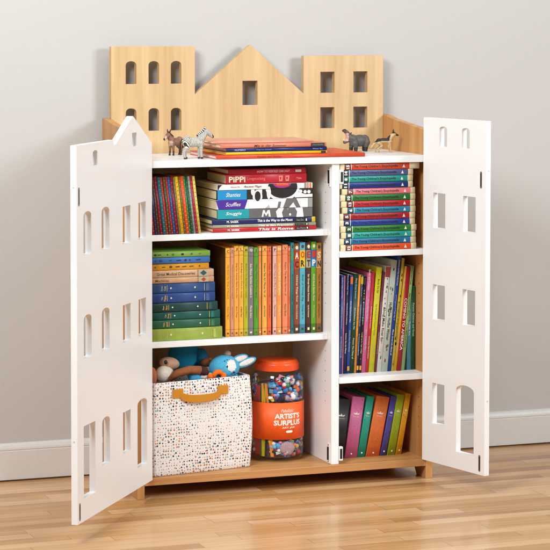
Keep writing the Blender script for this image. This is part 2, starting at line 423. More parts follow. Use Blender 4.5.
# ------------------------------------------------------------------ books
def rotM(cols, loc): 
    m = Matrix.Identity(4)
    for j, c in enumerate(cols):
        for i in range(3): m[i][j] = c[i]
    for i in range(3): m[i][3] = loc[i]
    return m
def down_spine(x, z, y):   # writing that runs down the spine
    return rotM([(0, 0, -1), (1, 0, 0), (0, -1, 0)], (x, y, z))
def upright(x, z, y):      # writing upright on the standing spine
    return rotM([(1, 0, 0), (0, 0, 1), (0, -1, 0)], (x, y, z))
def across(x, z, y):       # upright writing on a flat-lying book whose top is to the left: turn digits a quarter
    return rotM([(0, 0, 1), (-1, 0, 0), (0, -1, 0)], (x, y, z))
def book(T_, H, Dp, color, loc, lean=0.0, flat=False, yaw=0.0, bands=(), deco=None, label='', group=None, page=None, hard=True, bulge=None, rough=.42, top=None, board=None):
    """standing: spine faces -y, base at loc (left bottom corner). flat: loc = right end of the lying book"""
    c = .0022 if hard else .0006
    if T_ < .008: c = .0008
    bl = (.0022 if hard else .0006) if bulge is None else bulge
    bl = min(bl, T_*.25)
    root = empty('book', loc)
    if flat: root.rotation_euler = Matrix.Rotation(yaw, 3, 'Z').to_4x4().to_3x3().__matmul__(Matrix.Rotation(-math.pi/2, 3, 'Y')).to_euler()
    else: root.rotation_euler = (Matrix.Rotation(yaw, 3, 'Z') @ Matrix.Rotation(lean, 3, 'Y')).to_euler()
    mat = paper(color, rough, .09)
    seg = 6; e = .0012
    outp = [(0, Dp), (0, e)]+[(T_*(.5-.5*math.cos(math.pi*i/seg)), -bl*math.sin(math.pi*i/seg)) for i in range(seg+1)]+[(T_, e), (T_, Dp)]
    inp = [(c, Dp)]+[(c, e+c)]+[(c+(T_-2*c)*i/seg, c+e) for i in range(seg+1)]+[(T_-c, e+c), (T_-c, Dp)]
    cuts = sorted(set([0.0, H]+[round(v, 5) for b in bands for v in (b[0], b[1]) if 0 < v < H]))
    mb = MB(); n = len(outp)
    for z0, z1 in zip(cuts, cuts[1:]):
        mm = mat
        for b in bands:
            if b[0]-3e-5 <= z0 and z1 <= b[1]+3e-5: mm = paper(b[2], rough, .09)
        for i in range(n-1):
            a, d = outp[i], outp[i+1]
            usem = mm if (1 <= i < n-2) else (paper(board, rough, .09) if board else mat)
            mb.add([(a[0], a[1], z0), (d[0], d[1], z0), (d[0], d[1], z1), (a[0], a[1], z1)], [(0, 1, 2, 3)], usem, 2 <= i < n-3)
    for z in (0, H):
        for i in range(n-1):
            a, d, f, g = outp[i], outp[i+1], inp[i+1], inp[i]
            fs = (0, 1, 2, 3) if z == 0 else (3, 2, 1, 0)
            mb.add([(a[0], a[1], z), (d[0], d[1], z), (f[0], f[1], z), (g[0], g[1], z)], [fs], mat)
    for i in range(n-1):
        a, d = inp[i], inp[i+1]
        mb.add([(a[0], a[1], 0), (d[0], d[1], 0), (d[0], d[1], H), (a[0], a[1], H)], [(3, 2, 1, 0)], mat)
    for a, g in ((outp[0], inp[0]), (outp[-1], inp[-1])):
        mb.add([(a[0], a[1], 0), (g[0], g[1], 0), (g[0], g[1], H), (a[0], a[1], H)], [(0, 1, 2, 3)], mat)
    cov = mb.build('cover', root, weld=True)
    ins = .003 if hard else .0004
    pb = MB(); pb.box((c+.0001, c+e+.0002, ins), (T_-c-.0001, Dp-ins, H-ins), page or PAGE); pb.build('page_block', root)
    if deco:
        tb = Deco(); deco(tb, T_, H, -bl-.00035)
        if tb.f: tb.build('spine_print', cov)
        for l in tb.lines:
            if l.f: l.build('lettering', cov)
    return tag(root, label, 'book', group)
WH = paper('f2efe8', .5, .02); BK = paper('191715', .5, .02); GOLD = paper('d9b768', .35, .08); CREAM = paper('f0e4c4', .5, .04)
def dec_title(txt, mat, z0, z1, k=.55, bold=.01, shear=0, extra=None):
    def f(tb, T_, H, y):
        add_text(tb, txt, down_spine(T_/2, H*(z0+z1)/2, y), H*abs(z1-z0), T_*k, mat, bold, shear)
        if extra: extra(tb, T_, H, y)
    return f
def dec_sq(mat, spans, k=.5, seed=1):
    def f(tb, T_, H, y):
        for i, (z0, z1) in enumerate(spans): squiggle(tb, down_spine(T_/2, H*(z0+z1)/2, y), H*abs(z1-z0), T_*k, mat, seed*17+i)
    return f
ORD = ['first', 'second', 'third', 'fourth', 'fifth', 'sixth', 'seventh', 'eighth', 'ninth', 'tenth', 'eleventh', 'twelfth', 'thirteenth', 'fourteenth', 'fifteenth', 'sixteenth', 'seventeenth', 'eighteenth', 'nineteenth', 'twentieth', 'twenty-first', 'twenty-second', 'twenty-third', 'twenty-fourth', 'twenty-fifth', 'twenty-sixth']

# --- upper left shelf: thin books leaning to the left
row = [('dark green', '1d4a34', .011), ('red', 'a32630', .008), ('navy', '223055', .009), ('brown', '5e3a26', .008), ('crimson', '8f1f35', .009),
       ('teal', '15707c', .0105), ('red', 'c0392f', .0075), ('olive', '5d5a2b', .0085), ('red', 'b92b38', .0065), ('blue', '1d6291', .008), ('crimson', '8d1838', .0105),
       ('olive grey', '8a8052', .0065), ('yellow', 'e6b814', .0105), ('olive', '76703e', .006), ('orange', 'dd5a24', .011), ('pale green', '4d8a4b', .0055),
       ('dark green', '175a37', .0085), ('silver grey', '9aa39c', .0075), ('crimson', 'a3223c', .0085), ('cream yellow', 'dccb66', .0085)]
lean = -math.atan(.0215/.180); ct = math.cos(lean)
x = .2262; z0 = .8182; rnd = random.Random(5)
row_n = len(row)
for i, (cn, cc, th) in reversed(list(enumerate(row))):
    x -= th/ct
    if x < .050: break
    h = .1805+rnd.uniform(-.0012, .0012)
    prev = row[i-1][0]; nxt = row[i+1][0] if i+1 < row_n else None
    lab = f'thin {cn} book between {prev} and {nxt} ones in leaning upper left row' if nxt else 'thin cream yellow book at the right end of the leaning upper left row'
    def dz(tb, T_, H, y, s=i, cc_=cc, pal_=cn in ('cream yellow', 'silver grey', 'yellow', 'olive grey')):
        r = random.Random(s); mm = paper(''.join('%02x' % min(255, int(int(cc_[q:q+2], 16)*(.6 if pal_ else 1.25)+(0 if pal_ else 38))) for q in (0, 2, 4)), .5, .1)
        for k in range(26):                         # foil pattern down the spine
            zz = H*(.03+.94*k/26)
            if (s+k) % 2 == 0: tb.add([(T_*.25, y, zz), (T_*.55, y, zz+.0016), (T_*.8, y, zz+.0005), (T_*.5, y, zz-.0012)], [(0, 1, 2, 3)], mm)
    b = book(th-.0004, h, .150, cc, (x, .052+rnd.uniform(-.0015, .0015), z0+th*abs(math.sin(lean))*0), lean=lean, label=lab,
         group='thin books leaning on the upper left shelf', hard=True, deco=dz)
# two ones share neighbours: give each its own words below
# --- upper left shelf: flat stack
ZS = .8182; YS = .055
def flat(z, xl, xr, th, color, y=YS, dp=.24, yaw=0, **k):
    return book(th-.0004, xr-xl, dp, color, (xr, y, z), flat=True, yaw=yaw, **k)
def stack_title(author, title, ax, mat=WH):
    def f(tb, T_, H, y):
        add_text(tb, author, down_spine(T_/2, H-.068, y), .040, T_*.42, mat, .02)
        add_text(tb, title, down_spine(T_/2, H-.068-ax, y), .118, T_*.62, mat, .02, .15)
        k = .020                                             # dark price block at the right
        tb.add([(T_*.12, y, .026), (T_*.88, y, .026), (T_*.88, y, .072), (T_*.12, y, .072)], [(0, 1, 2, 3)], BK)
        squiggle(tb, down_spine(T_/2, .052, y-.0002), .034, T_*.35, paper('9a9a95'), 5)
        tb.add([(T_*.3, y-.0002, .029), (T_*.7, y-.0002, .029), (T_*.7, y-.0002, .033), (T_*.3, y-.0002, .033)], [(0, 1, 2, 3)], WH)
    return f
flat(ZS, .2666, .614, .0137, 'c0272f', label='thin tall red picture book at the bottom of the upper left stack', deco=stack_title('M. SASEK', 'This is Rome', .142), group='flat stack on the upper left shelf', dp=.25)
flat(.8320, .265, .6123, .0102, 'a3a38a', label='thin grey green picture book second from the bottom of the upper left stack', deco=stack_title('M. SASEK', 'This is San Francisco', .142), group='flat stack on the upper left shelf', dp=.25)
flat(.8422, .2633, .6106, .0179, '1d2c66', label='navy picture book with white title below the grey picture volumes', bands=[(0, .012, 'c9b234')], deco=stack_title('M. SASEK', 'This is the Way to the Moon', .142), group='flat stack on the upper left shelf', dp=.25)
# four volumes whose spines make one picture; shapes drawn in (x, z) and cut per volume
def ell(cx, cz, rx, rz, a0=0, a1=360, n=28): return [(cx+rx*math.cos(R_(a0+(a1-a0)*i/n)), cz+rz*math.sin(R_(a0+(a1-a0)*i/n))) for i in range(n+(0 if a1-a0 == 360 else 1))]
G1 = 'f4f2ee'; G2 = '2a2829'; G3 = '6c6b6d'
art = []   # (z-order list of (polygon, colour))
def px(u, v): return (.4085+(u)*.000398, .9693-(v-155)*.000398*1.02)    # picture's own grid
art += [(rect(.2799, .6003, .9206, .9518), G2), (rect(.2799, .6003, .9518, .9693), 'eeece6'), (rect(.2799, .6003, .8909, .9206), G1), (rect(.2799, .6003, .8603, .8909), G3)]
art += [(ell(.499, .9565, .058, .043), G1), (ell(.499, .9575, .050, .036), '241f22'), (ell(.497, .967, .030, .0125), 'b3327e'), (rect(.478, .518, .962, .9693), 'e2622c')]
art += [(ell(.432, .952, .016, .030, 100, 260), G1), (ell(.414, .9285, .016, .022), G1), (ell(.4145, .930, .010, .016), G2), (ell(.452, .940, .007, .020), G1), (ell(.398, .945, .006, .012), G1)]
art += [([(.540, .9230), (.6003, .9235), (.6003, .9330), (.575, .9320), (.552, .9400), (.540, .9330)], G1), (ell(.560, .9420, .0055, .0055), G1), (ell(.575, .9400, .0055, .0055), G1), (ell(.588, .9400, .0055, .0055), G1)]
art += [(rect(.572, .580, .9518, .9693), '9c9a92'), (rect(.582, .596, .9518, .9693), 'e37a2c'), (rect(.587, .590, .9518, .9693), G1)]
art += [([(.500, .8909), (.512, .9206), (.545, .9206), (.560, .8909), (.545, .8909), (.535, .9080), (.520, .8909)], '6f6e70'), ([(.480, .8909), (.485, .9110), (.494, .9110), (.490, .8909)], '77767a'), (rect(.584, .6003, .8909, .9206), '9b9a98'), ([(.44, .8909), (.452, .903), (.456, .8909)], 'b9b7b5')]
art += [([(.428, .8640), (.432, .8850), (.438, .8850), (.442, .8740), (.448, .8850), (.455, .8850), (.458, .8640), (.452, .8640), (.450, .8770), (.443, .8660), (.436, .8770), (.433, .8640)], G1),
        ([(.480, .8603), (.476, .8800), (.486, .8909), (.503, .8909), (.496, .8760), (.500, .8603)], G1), ([(.545, .8603), (.548, .8780), (.540, .8909), (.566, .8909), (.570, .8603)], G1), (ell(.524, .8690, .0035, .004), G1), ([(.512, .8909), (.516, .878), (.520, .8909)], '8a898b')]
def clip(poly, zlo, zhi):
    for lim, keep in ((zlo, lambda p: p[1] >= zlo-1e-9), (zhi, lambda p: p[1] <= zhi+1e-9)):
        out = []
        for i in range(len(poly)):
            a, b = poly[i-1], poly[i]
            if keep(a) != keep(b):
                t = (lim-a[1])/(b[1]-a[1]); out.append((a[0]+(b[0]-a[0])*t, lim))
            if keep(b): out.append(b)
        poly = out
        if len(poly) < 3: return []
    return poly
def art_deco(zb, zt_, xr, patch, script, pw, trap):
    def f(tb, T_, H, y):
        for k, (poly, cc) in enumerate(art[1 if False else 0:]):
            p = clip(poly, zb+.0003, zt_-.0008)
            if not p: continue
            p = [(min(max(a, .2803), xr-.0003), b) for a, b in p]
            tris = tessellate_polygon([[Vector((a, b, 0)) for a, b in p]])
            yy = y-.00003*k
            mb_v = [(b-zb, yy, xr-a) for a, b in p]
            for t in tris:
                tb.add([mb_v[i] for i in t], [(0, 1, 2)], paper(cc, .4, .03))
        if patch:
            yy = y-.0012
            x0, x1 = .2803, .2803+pw
            pl = [(x0+trap[0], zb+.0003), (x1+trap[1], zb+.0003), (x1+trap[2], zt_-.0008), (x0+trap[3], zt_-.0008)]
            tb.add([(b-zb, yy, xr-a) for a, b in pl], [(0, 1, 2, 3)], paper(patch, .4, .05))
            add_text(tb, script, down_spine(T_*.52, H-.052-.002, yy-.0003), pw*.50, T_*.42, WH, .0, .3)
        else:
            tb.add([(b-zb, y-.0012, xr-a) for a, b in ((.2803, .9530), (.2803, .9685), (.296, .9685), (.287, .9610), (.283, .9530))], [(0, 1, 2, 3, 4)], paper('161515'))
            squiggle(tb, down_spine(T_*.5, H-.060, y-.0014), .034, T_*.3, paper('8b7d70'), 8)
            add_text(tb, 'Ancient Magic', down_spine(T_*.5, H-.118, y-.0014), .062, T_*.55, paper('3a3735'), 0, .4)
    return f
gq = 'flat stack on the upper left shelf'
flat(.8603, .2799, .6003, .0306, '6c6b6d', dp=.235, deco=art_deco(.8603, .8909, .6003, '1e9fa8', 'Snuggle', .105, (0, 0, 0, 0)), label='thick picture volume with teal patch and grey pattern above the navy book', group=gq)
flat(.8909, .2780, .6003, .0297, 'e8e6e2', dp=.235, deco=art_deco(.8909, .9206, .6003, '54309c', 'Scuffles', .100, (.003, -.010, 0, -.006)), label='thick picture volume with purple patch and white pattern', group=gq)
flat(.9206, .2783, .6003, .0312, '2a2829', dp=.235, deco=art_deco(.9206, .9518, .6003, '1c93c8', 'Shanties', .097, (0, 0, 0, 0)), label='thick picture volume with blue patch and black pattern', group=gq)
flat(.9518, .2799, .6003, .0175, 'eeece6', dp=.235, deco=art_deco(.9518, .9693, .6003, None, '', 0, None), label='white picture volume with orange and magenta patch below the two red books', group=gq)
def pippi(tb, T_, H, y):
    add_text(tb, 'PiPPi', down_spine(T_*.5, H-.036, y), .055, T_*.62, CREAM, .025)
    add_text(tb, 'Longstocking', down_spine(T_*.5, H-.100, y), .060, T_*.42, paper('e88a7e'), .0)
    for k in (0, 1):
        zz = .088-.022*k
        tb.add([(T_*.2, y, zz-.006), (T_*.8, y, zz-.008), (T_*.8, y, zz+.006), (T_*.2, y, zz+.005)], [(0, 1, 2, 3)], paper('e98f80'))
        tb.add([(T_*.35, y-.0002, zz-.002), (T_*.65, y-.0002, zz-.003), (T_*.65, y-.0002, zz+.003), (T_*.35, y-.0002, zz+.002)], [(0, 1, 2, 3)], paper('c2273c'))
    squiggle(tb, down_spine(T_*.5, .026, y), .020, T_*.22, paper('e88a7e'), 3)
flat(.9700, .3099, .5798, .0300, 'c4263a', dp=.20, deco=pippi, label='thick red storybook with cream lettering second from the top of the upper left stack', group=gq)
def howto(tb, T_, H, y):
    add_text(tb, 'HOW TO REBUILD CAR FAST', down_spine(T_*.5, H-.150, y), .110, T_*.42, paper('f0b9bd'), .01)
    tb.add([(T_*.25, y, .016), (T_*.75, y, .016), (T_*.75, y, .036), (T_*.25, y, .036)], [(0, 1, 2, 3)], paper('c9c4b4'))
flat(1.0001, .3180, .5781, .0160, 'b0182e', dp=.20, deco=howto, label='thin dark red book lying on top of the upper left stack', group=gq)

# --- middle left shelf: flat stack
ZS2 = .4834
st = [('lime2', .2965, .0384, 'a3b552', 'thick lime green book at the bottom of the middle left stack'),
      ('g', .2899, .0268, '2c6b4e', 'green book second from the bottom of the middle left stack'),
      ('tg', .2899, .0264, '10615c', 'teal green book third from the bottom of the middle left stack'),
      ('dg', .2809, .0275, '1e4a4a', 'dark blackish green book between the teal green and blue ones'),
      ('b2', .2732, .0303, '2c4f8e', 'blue book directly above the dark green one in the middle left stack'),
      ('b1', .2732, .0318, '33598f', 'faded slate blue book directly below the tan books'),
      ('tan2', .2686, .0176, 'cfa781', 'tan book with a red diamond below its twin with a green diamond'),
      ('tan', .2686, .0228, 'd6b18e', 'tan book with a green diamond on its spine'),
      ('yel', .2533, .0211, 'dba01e', 'yellow book with small dark pictures in the middle left stack'),
      ('blue', .2553, .0194, '3f76b5', 'light blue book with small dark pictures second from the top of the middle left stack'),
      ('lime', .2567, .0180, '86aa4c', 'green book with small pictures on top of the middle left stack')]
def deco2(nm, k):
    def f(tb, T_, H, y):
        if nm in ('lime', 'blue', 'yel'):
            r = random.Random(k); xx = .03
            while xx < H-.03:
                s = T_*r.uniform(.14, .26); mm = paper(r.choice({'lime': ['2f5a2a', '3c6b5a', '4d7a2c', '223a20'], 'blue': ['1d3350', '20406b', '23304a'], 'yel': ['6b4a10', '3b3320', '7a5b12', '4a5a1a']}[nm]), .5)
                kind = r.random(); zc = H-xx; xc = T_*.5
                if kind < .4: tb.add([(xc-s, y, zc), (xc, y, zc-s*1.2), (xc+s, y, zc), (xc, y, zc+s*1.2)], [(0, 1, 2, 3)], mm)
                elif kind < .7: tb.add([(xc+s*math.cos(t), y, zc+s*1.4*math.sin(t)) for t in [k2*math.pi/4 for k2 in range(8)]], [tuple(range(8))], mm)
                else: tb.add([(xc-s*.3, y, zc-s*2), (xc+s*.5, y, zc-s*1.6), (xc+s*.2, y, zc+s*2), (xc-s*.5, y, zc+s*1.3)], [(0, 1, 2, 3)], mm)
                xx += r.uniform(.013, .034)
        elif nm in ('tan', 'tan2'):
            add_text(tb, 'Great Medical Discoveries' if nm == 'tan' else 'Machines', down_spine(T_*.5, H-(.098 if nm == 'tan' else .052), y), .125 if nm == 'tan' else .045, T_*.40, paper('4a3a2c'), .005)
            zc = .034; s = T_*.40
            tb.add([(0.0004, y, .052), (T_-.0004, y, .052), (T_-.0004, y, .0535), (0.0004, y, .0535)], [(0, 1, 2, 3)], paper('8a7a60'))
            tb.add([(0.0006, y+.0001, .018), (T_-.0006, y+.0001, .018), (T_-.0006, y+.0001, .050), (.0006, y+.0001, .050)], [(0, 1, 2, 3)], paper('b9ab8e'))
            tb.add([(T_/2-s, y-.0002, zc), (T_/2, y-.0002, zc-s*1.25), (T_/2+s, y-.0002, zc), (T_/2, y-.0002, zc+s*1.25)], [(0, 1, 2, 3)], paper('1f5a5a' if nm == 'tan' else 'b5481f'))
        else:
            gm = GOLD if nm not in ('b1', 'b2') else paper('b9b3a8')
            for zz, wz in ((.024, .012), (.035, .0015), (.020, .001)):
                tb.add([(T_*.12, y, zz-wz/2), (T_*.88, y, zz-wz/2), (T_*.88, y, zz+wz/2), (T_*.12, y, zz+wz/2)], [(0, 1, 2, 3)], gm if wz < .01 else paper({'b1': '51698f', 'b2': '4a68a0', 'dg': '3b5f58', 'tg': '2f7d74', 'g': '4a8363', 'lime2': 'b4c368'}[nm]))
            if nm != 'lime2':
                squiggle(tb, upright(T_*.5, H-.062, y), T_*.6, .007, GOLD, k); squiggle(tb, upright(T_*.5, H-.052, y), T_*.5, .005, gm, k+3)
            for zz in (H-.082, .066):
                tb.add([(T_*.40, y, zz), (T_*.5, y, zz-.003), (T_*.62, y, zz), (T_*.5, y, zz+.003)], [(0, 1, 2, 3)], CREAM)
            tb.add([(T_*.2, y, H-.0700), (T_*.8, y, H-.0700), (T_*.8, y, H-.0688), (T_*.2, y, H-.0688)], [(0, 1, 2, 3)], gm)
    return f
z = ZS2
for k, (nm, xr, th, cc, lab) in enumerate(st):
    xl = {'lime2': .045, 'g': .052, 'tg': .058, 'dg': .050}.get(nm, .046)
    book(th-.0006, xr-xl, .19 if k < 6 else .16, cc, (xr, .055+.002*(k % 3), z), flat=True, deco=deco2(nm, k), label=lab, group='flat stack on the middle left shelf', rough=.5)
    z += th
# --- middle left shelf: upright row
names = [('yellow orange', 'efae38'), ('dusty pink', 'cf9678'), ('pale orange', 'e9a94c'), ('golden yellow', 'e2b044'), ('mustard green', 'b7b02a'), ('slate grey', '7d7a7c'), ('bright green', '5a9c28'), ('thin orange', 'd98b44'),
         None, ('apricot', 'ecaa4e'), ('red orange', 'dc6a40'), None, ('pale pink', 'dcae9c'), ('light orange', 'e49a56'), None, ('coral', 'e08a62'), ('dark coral', 'd8683e'), ('teal', '2f8a8c'), ('rust brown', '8e4a2c'), ('sky blue', '5aa6b8'), None, ('dark brown', '54332a'), ('lime green', '6aa82e'), ('ochre', 'b5843a')]
xe = [.3147, .3308, .3436, .3597, .3758, .3913, .4099, .4257, .4359, .4379, .4555, .4701, .4735, .4881, .5045, .5062, .526, .5342, .5465, .5653, .5852, .5869, .6048, .623, .6413]
letters = {18: ('A', 'C', 'b8301f', 'c4421f', 'f2e6c8', '2a1a10'), 19: ('O', 'R', 'e2b420', 'e0c020', 'c4401f', '1d1a14'), 21: ('E', 'T', '8f8a84', 'b0a490', 'b02a20', '1d1714'), 22: ('I', 'P', '2077b0', '1f8fc4', 'd83a28', 'f2f4f2'), 23: ('S', 'N', 'd8944e', 'd9ae7c', 'e9dcc0', '1a1614')}
xj = 0; idx = 0
for i, nmc in enumerate(names):
    a, b = xe[i], xe[i+1]
    if nmc is None: continue
    nm, cc = nmc; th = b-a-.0011
    hh = .2860 if i < 17 else .2935
    hh += random.Random(i*7+1).uniform(-.0045, .0025)
    gap_shade = '5e3c20' if i in (0, 9, 12, 15) else None  # covers beside gaps browned, so the gap's shade is in their colour
    bands = ()
    if i < 17:
        dk = ''.join('%02x' % int(int(cc[q:q+2], 16)*.72) for q in (0, 2, 4))
        bands = [(.022, .0235, dk), (hh-.030, hh-.0285, dk), (hh-.018, hh-.0170, dk)]
        def dd(tb, T_, H, y, s=i):
            r = random.Random(s); ink = paper(r.choice(['7a4a20', '8a5a2c', 'f0e0b8', '6b3a1e']), .5)
            squiggle(tb, down_spine(T_*.5, H*.62, y), H*.38, T_*.36, ink, s); squiggle(tb, down_spine(T_*.5, H*.27, y), H*.14, T_*.3, ink, s+40)
            add_text(tb, 'CDJLMQSUWXZBFHKVY'[s % 17], upright(T_*.5, H-.0105, y), T_*.5, .009, ink, .03)
            tb.add([(T_*.5+T_*.22*math.cos(t), y, .011+.003*math.sin(t)) for t in [q*math.pi/4 for q in range(8)]], [tuple(range(8))], ink)
    else:
        bands = [(hh-.100, hh-.056, 'c4421f'), (hh-.056, hh-.024, 'b8301f')]
        if i in letters:
            L1_, L2_, c1_, c2_, i1_, i2_ = letters[i]; bands = [(hh-.081, hh-.053, c2_), (hh-.053, hh-.025, c1_), (0, .030, ''.join('%02x' % int(int(cc[q:q+2], 16)*.8) for q in (0, 2, 4)))]
        else: L1_ = None; bands = [(hh-.056, hh-.025, '3a9a6a')]
        def dd(tb, T_, H, y, s=i, L=letters.get(i)):
            if L:
                add_text(tb, L[0], upright(T_*.5, H-.039, y), T_*.66, .021, paper(L[4]), .03)
                add_text(tb, L[1], upright(T_*.5, H-.067, y), T_*.66, .021, paper(L[5]), .03)
            ink = paper('e8dcb8' if s in (18, 21, 22) else '3a4a3a', .5)
            squiggle(tb, down_spine(T_*.5, H*.50, y), H*.30, T_*.36, ink, s); squiggle(tb, down_spine(T_*.5, H*.24, y), H*.16, T_*.3, ink, s+9)
            tb.add([(T_*.5+T_*.26*math.cos(t), y, H-.013+.006*math.sin(t)) for t in [q*math.pi/5 for q in range(10)]], [tuple(range(10))], ink)
            tb.add([(T_*.3, y, .010), (T_*.7, y, .010), (T_*.7, y, .018), (T_*.3, y, .018)], [(0, 1, 2, 3)], ink)
    prev = next((names[j][0] for j in range(i-1, -1, -1) if names[j]), None)
    nxt = next((names[j][0] for j in range(i+1, len(names)) if names[j]), None)
    lab = f'{nm} book standing right of the {prev} one on the middle left shelf' if prev else f'{nm} book at the left end of the upright row on the middle left shelf'
    if i in letters: lab = f'{nm} book with letters {letters[i][0]} and {letters[i][1]} near the top of its spine'
    book(th, hh, .19, cc, (a+.0005, .076+random.Random(i*3).uniform(-.001, .001), ZS2), label=lab, group='upright books on the middle left shelf', bands=bands, board=gap_shade, deco=dd, rough=.45, page=PAGEW)

# --- upper right shelf: numbered encyclopedia volumes lying flat
cols = [('orange', 'd24a14', '15', 343.2, 408, 418), ('slate blue', '525f8c', '14', 341.4, 406.8, 411.8), ('teal green', '11988a', '8', 341.6, 406.4, 411.8), ('navy blue', '0b2f7c', '11', 341, 406.8, 411.5),
        ('pink', 'dd7c84', '7', 346, 409.5, 414), ('green', '0f7427', '10', 344, 409, 414), ('red', 'bd1526', '13', 345.5, 409, 414), ('sky blue', '1f86a8', '6', 346.4, 409.3, 414.6), ('dark red', 'a90d22', '5', 342.3, 408.3, 414),
        ('royal blue', '103f98', '3', 342.7, 408.7, 414), ('leaf green', '1d7d20', '2', 344.5, 410, 415.3), ('turquoise', '14a095', '1', 345, 410.4, 414.6), ('steel blue', '14719c', '9', 343, 409.6, 415), ('bright orange', 'dd5716', '12', 344.5, 410, 415.3)]
n = len(cols); z = .7493; th = (ZT-.0215-.7493-.0012)/n
f_x = lambda u: .6807+(u-339.5)*(.9539-.6807)/(418-339.5)
for k in range(n-1, -1, -1):
    cn, cc, num, bl_, br_, er = cols[k]
    xb0, xb1 = f_x(bl_), f_x(br_)
    xl, xr = max(.6790, f_x(bl_)-.0175+(k % 3)*.001), f_x(er)
    H = xr-xl
    z_lo, z_hi = xr-xb1, xr-xb0      # band in local z measured from the foot (right)
    dk = ''.join('%02x' % int(int(cc[q:q+2], 16)*.62) for q in (0, 2, 4))
    bands = [(z_lo, z_hi, cc), (z_hi-.024, z_hi, dk)]
    bands = [(z_lo, z_hi-.0245, cc), (z_hi-.0245, z_hi-.0225, 'd5e6cf'), (z_hi-.0225, z_hi, dk)]
    def dd(tb, T_, H, y, zl=z_lo, zh=z_hi, num=num, cn=cn):
        add_text(tb, num, upright(T_*.5, zh-.0115, y), T_*(.42 if len(num) == 1 else .66), .0105, WH, .05)
        ink = BK if cn not in ('navy blue', 'royal blue') else paper('0a1a50')
        add_text(tb, "The Young Children's Encyclopedia", down_spine(T_*.5, (zl+.040+zh-.030)/2, y), (zh-zl)-.072, T_*.52, ink, .012)
        # small thistle-like emblem at the right
        c0 = zl+.020
        tb.add([(T_*.25, y, c0-.0045), (T_*.25, y, c0+.0045), (T_*.55, y, c0+.002), (T_*.8, y, c0), (T_*.55, y, c0-.002)], [(0, 1, 2, 3, 4)], WH)
    book(th-.0004, H, .175, 'e6d9b2', (xr, .013+((k*7) % 5)*.0006, z), flat=True, bands=bands, deco=dd, bulge=.002, board='c9b98e',
         label=f'{cn} encyclopedia volume numbered {num} lying in the upper right stack', group='encyclopedia volumes stacked on the upper right shelf')
    z += th

# --- middle right shelf: mixed thin books, leaning more towards the right
b2 = [  # left and right edge at the foot, left edge at the top, top height, colour
 (.6928, .7004, .6935, .6652, 'a3222c', 'deep red'), (.7004, .7098, .7079, .6646, '3d5fa5', 'mid blue'), (.7098, .7147, .7176, .6626, 'd087a0', 'mauve pink'),
 (.7150, .7269, .7250, .6622, '22225c', 'dark navy'), (.7269, .7374, .7400, .6633, '2a56a0', 'cobalt blue'), (.7380, .7535, .7540, .6677, '0c4a30', 'bottle green'),
 (.7537, .7612, .7700, .6622, 'e2a03c', 'amber'), (.7614, .7705, .7785, .6618, '232a52', 'inky blue'), (.7708, .7796, .7885, .6581, '17151c', 'black'),
 (.7800, .7955, .8010, .6691, 'd2709c', 'bright pink'), (.7958, .8054, .8180, .6718, 'c8383a', 'rosy red'), (.8064, .8261, .8340, .6858, 'dbd62c', 'bright yellow'),
 (.8265, .8340, .8560, .6700, '7a3242', 'maroon'), (.8345, .8526, .8660, .6880, 'e8e6e0', 'white'), (.8535, .8734, .8871, .7075, 'ccd8ca', 'pale mint'),
 (.8740, .8869, .9101, .7223, '1c4a9c', 'tall blue'), (.8871, .8962, .9243, .7120, 'd8c24a', 'mottled yellow'), (.8964, .9060, .9340, .6855, 'e8c020', 'sunny yellow'),
 (.9064, .9215, .9405, .6836, 'b01c2c', 'scarlet'), (.9218, .9340, .9550, .6863, 'a4cc8a', 'pale green')]
tail = [(.9345, .9440, .0, .630, '173c34', 'blackish green'), (.9445, .9595, .0, .622, '5aa0b4', 'light blue'), (.9600, .9740, .0, .618, '0c5a34', 'dark green')]
z0 = .3443; prevn = None
